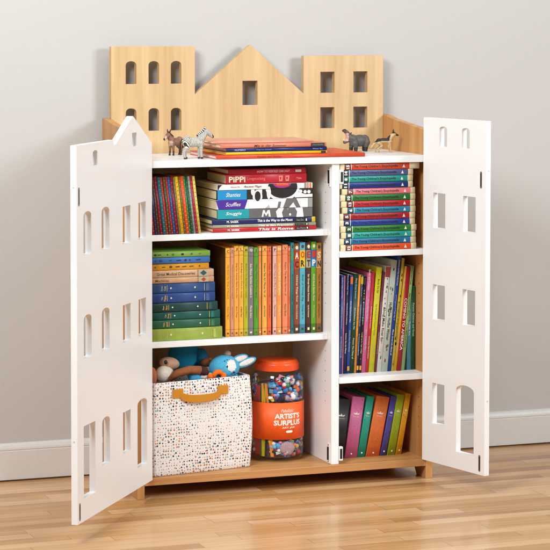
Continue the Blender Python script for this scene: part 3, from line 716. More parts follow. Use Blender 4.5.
for i, (xa, xb, xt, zt_, cc, nm) in enumerate(b2):
    ln_ = math.atan((xt-xa)/(zt_-z0)); h = (zt_-z0)/math.cos(ln_); th = (xb-xa)*math.cos(ln_)-.0005
    def dd(tb, T_, H, y, s=i, nm=nm):
        r = random.Random(s+200)
        if nm == 'scarlet':
            add_text(tb, 'COMING TO AMERICA', down_spine(T_*.5, H*.45, y), H*.5, T_*.62, WH, .02)
        elif nm == 'deep red':
            for q in range(22):
                zz = H*(.03+.6*q/22); tb.add([(T_*.3, y, zz), (T_*.7, y, zz+.001), (T_*.65, y, zz+.005), (T_*.35, y, zz+.004)], [(0, 1, 2, 3)], paper('e8dcd8' if q % 2 else '3a0c12'))
            tb.add([(0.001, y-.0002, H*.66), (T_-.001, y-.0002, H*.66), (T_-.001, y-.0002, H*.73), (.001, y-.0002, H*.73)], [(0, 1, 2, 3)], BK)
            tb.add([(.001, y-.0003, H*.685), (T_-.001, y-.0003, H*.685), (T_-.001, y-.0003, H*.70), (.001, y-.0003, H*.70)], [(0, 1, 2, 3)], WH)
        elif nm in ('white', 'pale mint', 'mottled yellow'):
            for q in range(16):
                zz = H*r.uniform(.05, .93); xx = T_*r.uniform(.2, .7); s_ = r.uniform(.0015, .004)
                tb.add([(xx-s_*.6, y, zz-s_), (xx+s_*.5, y, zz-s_*1.4), (xx+s_*.7, y, zz+s_), (xx-s_*.3, y, zz+s_*1.6)], [(0, 1, 2, 3)], paper(r.choice(['3a3a3a', '7a8a7a', '2a8a9a', 'a03a3a', '9a9a86', '5a6a3a']), .5))
            squiggle(tb, down_spine(T_*.5, H*.45, y-.0001), H*.34, T_*.5, paper('2c2c30'), s)
            if nm == 'white': tb.add([(0.0005, y-.0002, H*.90), (T_-.0005, y-.0002, H*.90), (T_-.0005, y-.0002, H*.995), (0.0005, y-.0002, H*.995)], [(0, 1, 2, 3)], paper('a8443c'))
        elif nm == 'bright yellow':
            squiggle(tb, down_spine(T_*.55, H*.82, y), H*.16, T_*.34, paper('3a3a10'), 4); squiggle(tb, down_spine(T_*.5, H*.5, y), H*.3, T_*.26, paper('8a8a20'), 5)
        else:
            ink = WH if nm not in ('amber', 'pale green', 'mauve pink') else paper('4a3a2a')
            for q in range(2+s % 2):
                c0 = .25+.3*q+.02*(s % 5); squiggle(tb, down_spine(T_*.5, H*c0, y), H*.22, T_*.4, paper(r.choice(['f0ece0', 'e8e0c8', 'c8d0e0'])) if ink is WH else ink, s*3+q)
            if nm in ('cobalt blue', 'inky blue', 'black'):
                tb.add([(0.0006, y-.0002, H*.91), (T_-.0006, y-.0002, H*.91), (T_-.0006, y-.0002, H*.985), (.0006, y-.0002, H*.985)], [(0, 1, 2, 3)], paper({'cobalt blue': 'e07a24', 'inky blue': 'd8b424', 'black': '3a2a3a'}[nm]))
                tb.add([(0.0012, y-.0002, H*.03), (T_-.0012, y-.0002, H*.03), (T_-.0012, y-.0002, H*.075), (.0012, y-.0002, H*.075)], [(0, 1, 2, 3)], paper('e0a030'))
            if nm == 'black':
                for q in range(18):
                    zz = H*r.uniform(.1, .9); tb.add([(T_*.25, y, zz), (T_*.6, y, zz), (T_*.6, y, zz+.003), (T_*.25, y, zz+.003)], [(0, 1, 2, 3)], paper(r.choice(['e8e8e8', 'c8d820', '40a0c0', 'd04080']), .5))
    lab = f'{nm} book leaning right of the {prevn} one on the middle right shelf' if prevn else 'deep red book with speckled spine at the left end of the middle right shelf'
    dp = .22 if i < 11 else .24
    book(th, h, dp, cc, (xa+max(0, .004*(1-i/14)), .079+(.0015 if i % 2 else 0), z0), lean=ln_, label=lab, group='mixed books on the middle right shelf', deco=dd, hard=(i % 3 == 0 or nm in ('white', 'tall blue')), page=PAGEW)
    prevn = nm
for i, (xa, xb, _, zt_, cc, nm) in enumerate(tail):
    def dd(tb, T_, H, y, s=i):
        squiggle(tb, down_spine(T_*.5, H*.6, y), H*.4, T_*.5, paper(['9ab0a0', 'e0ecec', 'c8d8c0'][s]), 60+s)
    ln_ = math.atan([.028, .018, .0015][i]/(zt_-z0)) if i == 2 else math.atan([.012, .006][i]/(zt_-z0))
    book(xb-xa-.0008, (zt_-z0), .2, cc, (xa, .084, z0), lean=ln_*.3, label=f'{nm} book near the wooden side on the middle right shelf', group='mixed books on the middle right shelf', deco=dd, hard=False, page=PAGEW)

# --- lower right: seven coloured hardbacks leaning right
b3 = [(.6790, .7330, .7150, .2620, '20222a', 'black'), (.7345, .7785, .7665, .2655, 'd674a6', 'magenta pink'), (.7790, .8060, .8170, .2640, '2aa791', 'jade green'), (.8090, .8570, .8510, .2630, 'ea8348', 'tangerine orange'),
      (.8600, .8815, .9030, .2590, '5f5cae', 'violet blue'), (.8845, .9125, .9240, .2640, 'aabf2e', 'lime green'), (.9150, .9350, .9545, .2650, 'e8ae22', 'golden yellow')]
prevn = None
for i, (xa, xb, xt, zt_, cc, nm) in enumerate(b3):
    xa -= .004; xb -= .004; xt -= .008
    ln_ = math.atan((xt-xa)/(zt_-ZBT)); ln_ = min(ln_, .205)
    if i == 0: ln_ = .12
    th = (xb-xa)*math.cos(ln_)-.0012; h = (zt_-ZBT)/math.cos(ln_)
    def dd(tb, T_, H, y, s=i):
        r = random.Random(s+70)
        # white emblem near the top, fine lines, dot at the foot, speckles
        zc = H*.73; w_ = T_*.26
        tb.add([(T_*.5-w_, y, zc+.002), (T_*.5-w_*.6, y, zc-.003), (T_*.5+w_*.7, y, zc-.003), (T_*.5+w_, y, zc+.003), (T_*.5+w_*.3, y, zc), (T_*.5, y, zc+.007), (T_*.5-w_*.2, y, zc+.001)], [tuple(range(7))], WH)
        squiggle(tb, upright(T_*.5, zc-.010, y), T_*.5, .003, WH, s)
        if s == 1:
            for q in range(5): squiggle(tb, upright(T_*.5, zc-.022-.006*q, y), T_*(.5-.05*q), .0028, paper('e7b9cf'), s+q)
        tb.add([(T_*.5+.0028*math.cos(t), y, .016+.0028*math.sin(t)) for t in [q*math.pi/5 for q in range(10)]], [tuple(range(10))], WH)
        cdk = ''.join('%02x' % min(255, int(int(cc[q:q+2], 16)*.55)) for q in (0, 2, 4))
        for q in range(16):
            xx = T_*r.uniform(.15, .85); zz = H*r.uniform(.1, .97); s_ = r.uniform(.0006, .0014)
            tb.add([(xx-s_, y-.0001, zz), (xx, y-.0001, zz-s_), (xx+s_, y-.0001, zz), (xx, y-.0001, zz+s_)], [(0, 1, 2, 3)], paper(cdk))
    lab = f'{nm} hardback leaning right of the {prevn} one in the lower right compartment' if prevn else 'black hardback leaning beside the white divider in the lower right compartment'
    book(th, h, .20, cc, (xa, .095, ZBT+.0003), lean=ln_, label=lab, group='coloured hardbacks in the lower right compartment', deco=dd, page=paper(''.join('%02x' % int(int(cc[q:q+2], 16)*.8) for q in (0, 2, 4)), .7), rough=.5, bulge=.0008)
    prevn = nm

# --- on top: a low pile of picture books
gt = 'picture books piled on top of the bookcase'
def coral(tb, T_, H, y): add_text(tb, 'Katzen der Sterne', down_spine(T_*.5, H-.175, y), .080, T_*.5, paper('8a3020'), 0)
flat(ZT+.0003, .2611, .7585, .0130, 'd0512c', y=-.001, dp=.28, yaw=R_(-1), label='wide coral picture book lying at the bottom of the pile on top', group=gt, hard=True, deco=coral, page=PAGEW)
def yel(tb, T_, H, y):
    tb.add([(T_*.1, y, .004), (T_*.9, y, .004), (T_*.9, y, .020), (T_*.1, y, .020)], [(0, 1, 2, 3)], BK)
    squiggle(tb, down_spine(T_*.5, H*.45, y), .07, T_*.4, paper('9a7a10'), 2)
flat(ZT+.0135, .2950, .6330, .0085, 'eec518', y=.012, dp=.26, label='thin yellow picture book between the coral and navy ones on top', group=gt, hard=True, deco=yel)
def nav(tb, T_, H, y):
    add_text(tb, 'NUMERO', down_spine(T_*.5, H-.045, y), .036, T_*.45, paper('9fb0d8'), .02)
    squiggle(tb, down_spine(T_*.5, H-.125, y), .055, T_*.42, paper('7f94cc'), 2); squiggle(tb, down_spine(T_*.5, .032, y), .034, T_*.42, paper('7f94cc'), 6)
flat(ZT+.0222, .2960, .6330, .0125, '15266e', y=.013, dp=.25, label='navy picture book below the peach one on top of the bookcase', group=gt, hard=True, deco=nav)
def pea(tb, T_, H, y):
    add_text(tb, 'Mia in der Sommer', down_spine(T_*.5, H-.165, y), .110, T_*.62, paper('5a3a2c'), .012, .3)
    tb.add([(T_*.05, y, .006), (T_*.95, y, .006), (T_*.95, y, .052), (T_*.05, y, .052)], [(0, 1, 2, 3)], paper('23302e'))
    squiggle(tb, down_spine(T_*.5, .029, y-.0002), .036, T_*.3, paper('8a9490'), 9)
flat(ZT+.0349, .2760, .6300, .0125, 'd8876a', y=.010, dp=.24, label='peach picture book with a handwritten style title at the top of the pile', group=gt, hard=True, deco=pea)
flat(ZT+.0476, .2680, .6000, .0060, 'd8a088', y=.045, dp=.20, yaw=R_(-1.5), label='thin pale salmon picture book lying crooked at the very top of the pile', group=gt, hard=False)

# ------------------------------------------------------------------ toy animals: muscles and bones fused into one skin
def fused(name, prims, scale, matfn, mats, loc, rotz, voxel=.0008):
    mb = MB()
    for p in prims:
        if p[0] == 'e': mb.ellipsoid(tuple(v*scale for v in p[1]), tuple(v*scale for v in p[2]), mats[0], 28, 18, Matrix.Identity(4))
        else:
            pts = [Vector(v)*scale for v in p[1]]; rs = [v*scale for v in p[2]]
            mb.tube(pts, rs, mats[0], 18)
            for a, b_ in ((pts[0], rs[0]), (pts[-1], rs[-1])): mb.ellipsoid(tuple(a), (b_, b_, b_), mats[0], 18, 12)
            for a, b_ in zip(pts[1:-1], rs[1:-1]): mb.ellipsoid(tuple(a), (b_, b_, b_), mats[0], 18, 12)
    ob = mb.build('tmp')
    rm = ob.modifiers.new('r', 'REMESH'); rm.mode = 'VOXEL'; rm.voxel_size = voxel; rm.use_smooth_shade = True
    sm = ob.modifiers.new('s', 'SMOOTH'); sm.factor = .6; sm.iterations = 7
    dg = bpy.context.evaluated_depsgraph_get(); dg.update()
    m2 = bpy.data.meshes.new_from_object(ob.evaluated_get(dg)); bpy.data.objects.remove(ob)
    m2.materials.clear()
    for m in mats: m2.materials.append(m)
    for p in m2.polygons: p.use_smooth = True; p.material_index = matfn(Vector(p.center)/scale)
    m2.name = name
    o = bpy.data.objects.new(name, m2); COL.objects.link(o); o.location = loc; o.rotation_euler = (0, 0, rotz)
    return o
PLAST = lambda h: paper(h, .5, .22, 0, 120, .35)
DK = PLAST('2a211c'); BRN = PLAST('8a6550'); PALE = PLAST('c0a28e'); DBN = PLAST('4a3226')
def zebra_mat():
    m, nt, b = new_mat('zebra_stripes'); n = N(nt)
    tc = n('ShaderNodeTexCoord'); sp = n('ShaderNodeSeparateXYZ'); n.link(tc.outputs['Object'], sp.inputs[0])
    def wave(direction, sc, dist):
        wv = n('ShaderNodeTexWave', wave_type='BANDS', bands_direction=direction)
        wv.inputs['Scale'].default_value = sc; wv.inputs['Distortion'].default_value = dist; wv.inputs['Detail'].default_value = 2; wv.inputs['Detail Scale'].default_value = .5
        n.link(tc.outputs['Object'], wv.inputs[0]); return wv.outputs['Fac']
    body = wave('X', 88, 9); limb = wave('Z', 95, 4); rump = wave('DIAGONAL', 62, 5)
    lo = n.math('GREATER_THAN', sp.outputs[2], .036); ru = n.math('LESS_THAN', sp.outputs[0], -.016)
    def mix(f, a, b_): return n.math('ADD', n.math('MULTIPLY', a, n.math('SUBTRACT', 1.0, f)), n.math('MULTIPLY', b_, f))
    f = mix(lo, limb, mix(ru, body, rump))
    cr = n('ShaderNodeValToRGB'); cr.color_ramp.elements[0].position = .34; cr.color_ramp.elements[0].color = lin('1f1a17'); cr.color_ramp.elements[1].position = .50; cr.color_ramp.elements[1].color = lin('e4ddcf')
    n.link(f, cr.inputs[0]); n.link(cr.outputs[0], b.inputs['Base Color']); b.inputs['Roughness'].default_value = .5
    return m
ZM = zebra_mat()
def equid(name, loc, rotz, s_, mats, matfn, ear, hz, label, tailm, manem, earm, step):
    P = [('e', (-.04, 0, .71), (.40, .20, .215)), ('e', (-.32, 0, .76), (.21, .19, .225)), ('e', (.26, 0, .74), (.20, .17, .26)),
         ('t', [(.30, 0, .84), (.44, 0, .98+hz*.5), (.53, 0, 1.12+hz)], [.185, .135, .105]), ('t', [(.54, 0, 1.12+hz), (.67, 0, 1.04+hz), (.78, 0, .93+hz), (.81, 0, .90+hz)], [.125, .108, .076, .076])]
    for k, sd in enumerate((1, -1)):
        d = step*(1 if k else -1)
        P.append(('t', [(.27, sd*.10, .66), (.28+d*.3, sd*.10, .44), (.27+d*.6, sd*.10, .24), (.28+d*.8, sd*.10, .09), (.29+d*.8, sd*.10, .035)], [.13, .078, .056, .046, .062]))
        P.append(('t', [(-.35, sd*.10, .72), (-.30-d*.5, sd*.11, .48), (-.42-d, sd*.10, .31), (-.38-d, sd*.10, .09), (-.36-d, sd*.10, .035)], [.17, .11, .064, .048, .062]))
    o = fused(name, P, s_, matfn, mats, loc, rotz)
    tag(o, label, 'toy animal', 'toy animals standing on the bookcase')
    for sd in (1, -1):
        M = Matrix.Translation(Vector((.51, sd*.06, 1.20+hz))*s_) @ Matrix.Rotation(-sd*.30, 4, 'X') @ Matrix.Rotation(-.15, 4, 'Y')
        mb = MB(); mb.ellipsoid((0, 0, ear*.5*s_), (.030*s_, .040*s_, ear*.62*s_), earm, 12, 10, M); mb.build('ear', o)
        mb = MB(); mb.ellipsoid((.655*s_, sd*.085*s_, (1.075+hz)*s_), (.022*s_, .014*s_, .020*s_), BK, 10, 8); mb.build('eye', o)
    mn = MB(); n_ = 12; a0 = Vector((.17, 0, 1.0)); a1 = Vector((.30, 0, 1.10+hz*.6)); a2 = Vector((.50, 0, 1.26+hz))
    for i in range(n_):
        t = i/(n_-1); p = (a0*(1-t)**2+a1*2*t*(1-t)+a2*t*t)*s_
        mn.ellipsoid(tuple(p), (.055*s_, .030*s_, .055*s_), manem[i % len(manem)], 10, 8)
    mn.build('mane', o)
    tl = MB(); tl.tube([Vector(p)*s_ for p in ((-.50, 0, .86), (-.57, 0, .76), (-.60, 0, .58), (-.60, 0, .40), (-.58, 0, .34))], [.028*s_, .028*s_, .034*s_, .045*s_, .014*s_], tailm, 10); tl.build('tail', o)
    return o
equid('toy_donkey', (.2100, .268, ZT), math.pi+.50, .0605, [BRN, DK, PALE, DBN], lambda c: 1 if c.z < .075 or c.x > .84 else (2 if (c.x > .74) or (c.x > .36 and c.z < .80 and c.z > .5 and c.x < .5) else (3 if c.z < .25 else 0)), .22, -.02,
      'small brown toy donkey facing left in front of the arched window tower', DK, [DBN], DBN, .05)
equid('toy_zebra', (.2080, .070, ZT), -.06, .0735, [ZM, DK], lambda c: 1 if (c.z < .075 or c.x > .80) else 0, .13, .04,
      'small striped toy zebra facing right at the front edge beside the coral book', DK, [DK, PLAST('e6dfd2')], ZM, .05)
GR = PLAST('64605c'); GRD = PLAST('3a322e'); PNK = PLAST('d0a89c'); hs = .072
P = [('e', (-.08, 0, .50), (.45, .25, .275)), ('e', (-.36, 0, .50), (.21, .235, .265)), ('e', (.28, 0, .52), (.21, .22, .26)), ('t', [(.34, 0, .58), (.52, 0, .66)], [.22, .17]),
     ('t', [(.55, 0, .74), (.66, 0, .90), (.76, 0, .97)], [.13, .10, .088]), ('e', (.80, 0, .975), (.085, .115, .065)), ('t', [(.56, 0, .56), (.76, 0, .45)], [.12, .082])]
for k, sd in enumerate((1, -1)):
    d = .04*(1 if k else -1)
    P += [('t', [(.26, sd*.13, .40), (.27+d, sd*.13, .20), (.28+d, sd*.13, .08)], [.14, .095, .092]), ('t', [(-.38, sd*.13, .42), (-.38-d, sd*.13, .20), (-.37-d, sd*.13, .08)], [.16, .10, .092])]
hp = fused('toy_hippo', P, hs, lambda c: 1 if c.z < .20 or (c.z > .99 and c.x > .7) else (2 if c.x > .62 and .50 < c.z < .86 and c.x < .80 else 0), [GR, GRD, PNK], (.8420, .258, ZT), math.pi+.22, )
tag(hp, 'small dark grey toy hippo facing left with its mouth wide open', 'toy animal', 'toy animals standing on the bookcase')
for s_ in (1, -1):
    mb = MB(); mb.ellipsoid((.50*hs, s_*.13*hs, .86*hs), (.035*hs, .025*hs, .05*hs), GRD, 10, 8); mb.build('ear', hp)
    mb = MB(); mb.tube([Vector((.79, s_*.055, .50))*hs, Vector((.80, s_*.055, .60))*hs], [.022*hs, .008*hs], CREAM, 8); mb.build('tooth', hp)
    mb = MB(); mb.ellipsoid((.60*hs, s_*.105*hs, .90*hs), (.022*hs, .02*hs, .024*hs), BK, 8, 6); mb.build('eye', hp)
mb = MB(); mb.ellipsoid((.68*hs, 0, .575*hs), (.10*hs, .05*hs, .03*hs), PNK, 12, 8); mb.build('tongue', hp)
FAWN = PLAST('cdb084'); SAD = PLAST('29211e'); MASK = PLAST('4a3828'); ds = .068
P = [('e', (-.08, 0, .57), (.34, .115, .125)), ('e', (.18, 0, .57), (.16, .12, .17)), ('e', (-.33, 0, .54), (.15, .115, .14)), ('t', [(.20, 0, .66), (.34, 0, .84)], [.145, .110]), ('e', (.38, 0, .89), (.115, .105, .105)),
     ('t', [(.44, 0, .87), (.58, 0, .83)], [.070, .046]), ('t', [(-.44, 0, .54), (-.58, 0, .40), (-.70, 0, .26), (-.74, 0, .20)], [.05, .055, .05, .025])]
for k, sd in enumerate((1, -1)):
    d = .07*(1 if k else -1)
    P += [('t', [(.19, sd*.07, .50), (.18+d*.4, sd*.07, .34), (.19+d*.5, sd*.07, .14), (.22+d*.5, sd*.07, .035)], [.085, .052, .036, .042]), ('t', [(-.34, sd*.07, .48), (-.27+d, sd*.075, .32), (-.45+d, sd*.07, .19), (-.42+d, sd*.07, .035)], [.11, .066, .036, .042])]
dg_ = fused('toy_dog', P, ds, lambda c: 1 if (c.z > .56-.25*max(0, -c.x-.2) and -.62 < c.x < .16+.3*max(0, c.z-.62) and c.z < .84) else (2 if (c.x > .47 or c.z > .92) else 0), [FAWN, SAD, MASK], (.9100, .185, ZT), -.32, .0007)
tag(dg_, 'small black and tan toy shepherd dog facing right near the right end of the top', 'toy animal', 'toy animals standing on the bookcase')
for s_ in (1, -1):
    mb = MB(); mb.tube([Vector((.36, s_*.065, .95))*ds, Vector((.36, s_*.075, 1.04))*ds, Vector((.365, s_*.08, 1.13))*ds], [.046*ds, .038*ds, .005*ds], MASK, 8); mb.build('ear', dg_)
    mb = MB(); mb.ellipsoid((.455*ds, s_*.06*ds, .90*ds), (.014*ds, .010*ds, .014*ds), BK, 8, 6); mb.build('eye', dg_)

# ------------------------------------------------------------------ spotted basket
def basket_mat():
    m, nt, b = new_mat('white_canvas_with_coloured_dots'); n = N(nt)
    tc = n('ShaderNodeTexCoord')
    v = n('ShaderNodeTexVoronoi', feature='F1', voronoi_dimensions='2D'); v.inputs['Scale'].default_value = 108; v.inputs['Randomness'].default_value = .55
    sx_ = n('ShaderNodeSeparateXYZ'); n.link(tc.outputs['Object'], sx_.inputs[0]); cx_ = n('ShaderNodeCombineXYZ')
    n.link(n.math('ADD', sx_.outputs[0], n.math('MULTIPLY', sx_.outputs[1], n.math('SUBTRACT', n.math('MULTIPLY', n.math('GREATER_THAN', sx_.outputs[0], .176), 2.0), 1.0))), cx_.inputs[0]); n.link(sx_.outputs[2], cx_.inputs[1])
    n.link(cx_.outputs[0], v.inputs['Vector'])
    # dot size changes slowly over the basket
    nz = n('ShaderNodeTexNoise'); nz.inputs['Scale'].default_value = 9; nz.inputs['Detail'].default_value = 1; n.link(tc.outputs['Object'], nz.inputs['Vector'])
    sp = n('ShaderNodeSeparateColor'); n.link(v.outputs['Color'], sp.inputs[0])
    thr = n.math('ADD', n.math('ADD', n.math('MULTIPLY', nz.outputs['Fac'], .40), n.math('MULTIPLY', sp.outputs[1], .22)), -.09)
    dot = n.math('LESS_THAN', v.outputs['Distance'], thr)
    cr = n('ShaderNodeValToRGB'); cr.color_ramp.interpolation = 'CONSTANT'; e = cr.color_ramp.elements
    e[0].position = 0; e[0].color = lin('2d2b33'); e[1].position = .17; e[1].color = lin('b9826a')
    for p, c in ((.38, '8a8f80'), (.52, 'c98f5c'), (.62, '4b4d5c'), (.72, 'b58a92'), (.84, 'd07a4c'), (.93, '7a90a0')):
        x = e.new(p); x.color = lin(c)
    n.link(sp.outputs[0], cr.inputs[0])
    mix = n('ShaderNodeMix', data_type='RGBA'); n.link(dot, mix.inputs[0]); mix.inputs[6].default_value = lin('efedea'); n.link(cr.outputs[0], mix.inputs[7])
    n.link(mix.outputs[2], b.inputs['Base Color']); b.inputs['Roughness'].default_value = .85
    nz2 = n('ShaderNodeTexNoise'); nz2.inputs['Scale'].default_value = 480; n.link(tc.outputs['Object'], nz2.inputs['Vector'])
    bp = n('ShaderNodeBump'); bp.inputs['Strength'].default_value = .7; bp.inputs['Distance'].default_value = .002; n.link(nz2.outputs['Fac'], bp.inputs['Height']); n.link(bp.outputs[0], b.inputs['Normal'])
    return m
BM_ = basket_mat()
BW, BD, BH = .352, .225, .2925
bas = tag(empty('storage_basket', (.052, .008, ZBT+.0004), (0, 0, R_(9.3))), 'square white canvas basket with coloured dots full of soft toys', 'basket')
def rr(w_, d_, r, inset, n=6):
    pts = []
    for cx, cy, a0 in ((w_-r, r, -90), (w_-r, d_-r, 0), (r, d_-r, 90), (r, r, 180)):
        for i in range(n+1):
            a = R_(a0+90*i/n); pts.append((cx+(r-inset)*math.cos(a), cy+(r-inset)*math.sin(a)))
    return pts
q = MB(); rings = []; nseg = 14
levels = [(z_/nseg, 0) for z_ in range(nseg+1)]
vs = []; fs = []
rn = random.Random(3)
def ring(zf, inset):
    z = BH*zf; out = []
    for (px_, py_) in rr(BW, BD, .016, inset):
        bul = .006*math.sin(math.pi*zf)
        cx, cy = px_-BW/2, py_-BD/2
        px2 = px_+(bul if cx > 0 else -bul)*abs(cx)/(BW/2); py2 = py_+(bul if cy > 0 else -bul)*abs(cy)/(BD/2)
        wob = .0035*math.sin(px_*31+zf*4)*(zf**2)
        out.append((px2, py2+wob*.6, z+.0024*math.sin(px_*26+py_*19)*zf))
    return out
seq = [ring(0, .012), ring(0, .002), ring(.012, 0)]+[ring(i/nseg, 0) for i in range(1, nseg)]+[ring(.99, 0), ring(1.0, .0012), ring(1.0, .0042), ring(.98, .0055)]+[ring(i/6, .0055) for i in range(5, 0, -1)]+[ring(.03, .0055)]
kk = len(seq[0])
for r_ in seq: vs += r_
for i in range(len(seq)-1):
    for k in range(kk): fs.append((i*kk+k, i*kk+(k+1) % kk, (i+1)*kk+(k+1) % kk, (i+1)*kk+k))
fs.append(tuple(range(kk))[::-1]); fs.append(tuple((len(seq)-1)*kk+k for k in range(kk)))
q.add(vs, fs, BM_, True); q.build('basket_body', bas)
MUS = paper('cf8f1f', .75, .12, 0, 400, .3)
# handle on the front face: two tabs and a sagging strap
q = MB(); hx0, hx1 = .086, .246
for cx in (hx0, hx1): q.box((cx-.018, -.0075, BH-.050), (cx+.018, -.0030, BH-.022), MUS)
vs = []; fs = []; m_ = 20
for i in range(m_+1):
    t = i/m_; xx = hx0+.006+(hx1-hx0-.012)*t; sag = .012*(1-(2*t-1)**4)+0; out = .008+.018*math.sin(math.pi*t)
    z1 = BH-.030-sag; z2 = z1-.0235 if 0 < i < m_ else z1-.018
    vs += [(xx, -out, z1), (xx, -out, z2), (xx, -out+.004, z2), (xx, -out+.004, z1)]
for i in range(m_):
    for k in range(4): fs.append((i*4+k, i*4+(k+1) % 4, (i+1)*4+(k+1) % 4, (i+1)*4+k))
fs += [(0, 1, 2, 3), (m_*4+3, m_*4+2, m_*4+1, m_*4)]
q.add(vs, fs, MUS, False); q.build('handle', bas, .0012, weld=True)

# ------------------------------------------------------------------ plush toys in the basket
def plush(h): return paper(h, .95, .14, 0, 220, .9)
gp = 'soft toys in the dotted basket'
BLU = plush('5cb8dc'); TEAL = plush('1a96bd'); TANP = plush('c9a48c'); CRM = plush('e4d9cc'); BRO = plush('a0643e'); DBR = plush('4a2c22'); ORG = plush('ee7a1e'); WHP = plush('eeeae4')
t1 = tag(empty('plush_toy', (.125, .10, .30)), 'tan plush toy with black eye and cream tummy at the left of the basket', 'plush toy', gp)
q = MB(); q.ellipsoid((0, .014, .104), (.033, .028, .020), TANP, M=Matrix.Rotation(.15, 4, 'Y')); q.build('head', t1)
q = MB(); q.ellipsoid((-.005, 0, .072), (.030, .026, .027), CRM); q.build('tummy', t1)
q = MB(); q.ellipsoid((-.006, -.017, .112), (.006, .004, .007), BK, 10, 8); q.build('eye', t1)
q = MB(); q.ellipsoid((-.046, .0, .066), (.016, .02, .03), plush('c07a5a')); q.build('arm', t1)
q = MB(); q.ellipsoid((-.01, .03, .03), (.05, .035, .05), TANP); q.build('body', t1)
t2 = tag(empty('plush_toy', (.215, .17, .30)), 'teal plush toy with a long brown arm at the back of the basket', 'plush toy', gp)
q = MB(); q.ellipsoid((.0, .02, .110), (.055, .038, .050), TEAL, jit=.01, rnd=rn); q.build('body', t2)
q = MB(); q.tube([(-.085, -.09, .058), (-.06, -.1, .078), (-.02, -.1, .086), (.015, -.1, .083)], [.010, .0125, .013, .0135], BRO, 14); q.tube([(.015, -.1, .083), (.030, -.1, .078), (.040, -.1, .071)], [.0138, .014, .007], DBR, 14); q.build('arm', t2)
q = MB(); q.ellipsoid((.058, -.03, .095), (.020, .018, .014), BRO, M=None); q.ellipsoid((.070, -.03, .098), (.010, .012, .011), TANP); q.build('paw', t2)
q = MB(); q.ellipsoid((.050, -.004, .108), (.020, .020, .030), plush('1c86ac')); q.build('sleeve', t2)
t3 = tag(empty('plush_rabbit', (.315, .10, .30), (0, 0, 0)), 'light blue plush rabbit with white face patch at the right of the basket', 'plush toy', gp)
def facefn(c):
    if (c[0]-.018)**2/.017**2+(c[2]-.092)**2/.018**2 < 1 and c[1] < 0: return WHP
    return None
q = MB(); q.ellipsoid((.004, 0, .083), (.050, .036, .040), BLU, 56, 36, mfn=facefn); q.build('head', t3)
for (bx, bz, tx, tz, ln) in ((.040, .105, .068, .112, .030), (.055, .088, .098, .103, .036)):
    ang = math.atan2(tz-bz, tx-bx)
    M = Matrix.Translation(((bx+tx)/2, -.004, (bz+tz)/2)) @ Matrix.Rotation(-ang, 4, 'Y')
    q = MB(); q.ellipsoid((0, 0, 0), (ln, .006, .0135), BLU, 28, 12, M); q.ellipsoid((0.001, -.0045, .001), (ln*.78, .0035, .0088), WHP, 28, 12, M); q.build('ear', t3)
q = MB(); q.ellipsoid((.002, -.034, .090), (.0035, .003, .005), BK, 8, 6); q.ellipsoid((.026, -.033, .070), (.004, .003, .003), BK, 8, 6); q.build('eye', t3)
q = MB()
for sx, sz in ((.010, .075), (.018, .066), (.030, .062), (-.006, .108), (.002, .112), (.036, .066)): q.ellipsoid((sx, -.0345+abs(sx-.004)*.12, sz), (.0022, .002, .0015), BK, 6, 4)
q.build('stitching', t3)
q = MB(); q.ellipsoid((.014, .0, .126), (.012, .012, .010), plush('a89a8c')); q.build('bobble', t3)
q = MB()
q.tube([(-.046, -.037, .056), (-.044, -.040, .068), (-.036, -.041, .076), (-.024, -.041, .076), (-.016, -.040, .066)], [.006, .008, .0085, .008, .006], ORG, 10)
q.ellipsoid((-.012, -.04, .062), (.009, .009, .012), ORG); q.ellipsoid((-.055, -.037, .062), (.010, .008, .009), ORG); q.build('paw', t3)
q = MB(); q.ellipsoid((.0, .01, .04), (.055, .04, .045), BLU); q.build('body', t3)
t4 = tag(empty('plush_toy', (.235, .095, .30)), 'half hidden pale blue and white plush toy between the rabbit and the tan toy', 'plush toy', gp)
q = MB(); q.ellipsoid((-.012, -.006, .062), (.030, .02, .022), BLU); q.build('body', t4)
q = MB(); q.ellipsoid((.016, -.016, .062), (.026, .014, .012), WHP); q.build('tummy', t4)

# ------------------------------------------------------------------ jar of craft supplies
def clear_mat():
    m, nt, b = new_mat('clear_plastic'); n = N(nt); nt.nodes.remove(b)
    tr = n('ShaderNodeBsdfTransparent'); tr.inputs[0].default_value = (.97, .97, .97, 1)
    gl = n('ShaderNodeBsdfGlossy'); gl.inputs['Roughness'].default_value = .06
    fr = n('ShaderNodeLayerWeight'); fr.inputs[0].default_value = .5
    tc = n('ShaderNodeTexCoord'); nz = n('ShaderNodeTexNoise'); nz.inputs['Scale'].default_value = 18; n.link(tc.outputs['Object'], nz.inputs[0])
    bp = n('ShaderNodeBump'); bp.inputs['Strength'].default_value = .25; bp.inputs['Distance'].default_value = .004; n.link(nz.outputs['Fac'], bp.inputs['Height'])
    n.link(bp.outputs[0], gl.inputs['Normal'])
    mx = n('ShaderNodeMixShader'); n.link(n.math('ADD', n.math('MULTIPLY', n.math('POWER', fr.outputs['Facing'], 3.0), .5), .05), mx.inputs[0]); n.link(tr.outputs[0], mx.inputs[1]); n.link(gl.outputs[0], mx.inputs[2])
    n.link(mx.outputs[0], nt.nodes['Material Output'].inputs[0]); return m
CLR = clear_mat()
JX, JY = .527, .178; JR = .0868; jz = ZBT+.0005
jar = tag(empty('craft_jar', (JX, JY, jz)), 'clear round jar of art supplies with orange lid and orange label', 'jar')
prof = [(.0, .002), (.070, .001), (.080, .004), (.0850, .012), (.0866, .030), (.0868, .235), (.0860, .262), (.081, .281), (.071, .291), (.0655, .294), (.0655, .309)]
q = MB(); q.lathe(prof, CLR, 64); q.build('jar_body', jar)
OR_ = paper('f8641e', .35, .05, .3); 
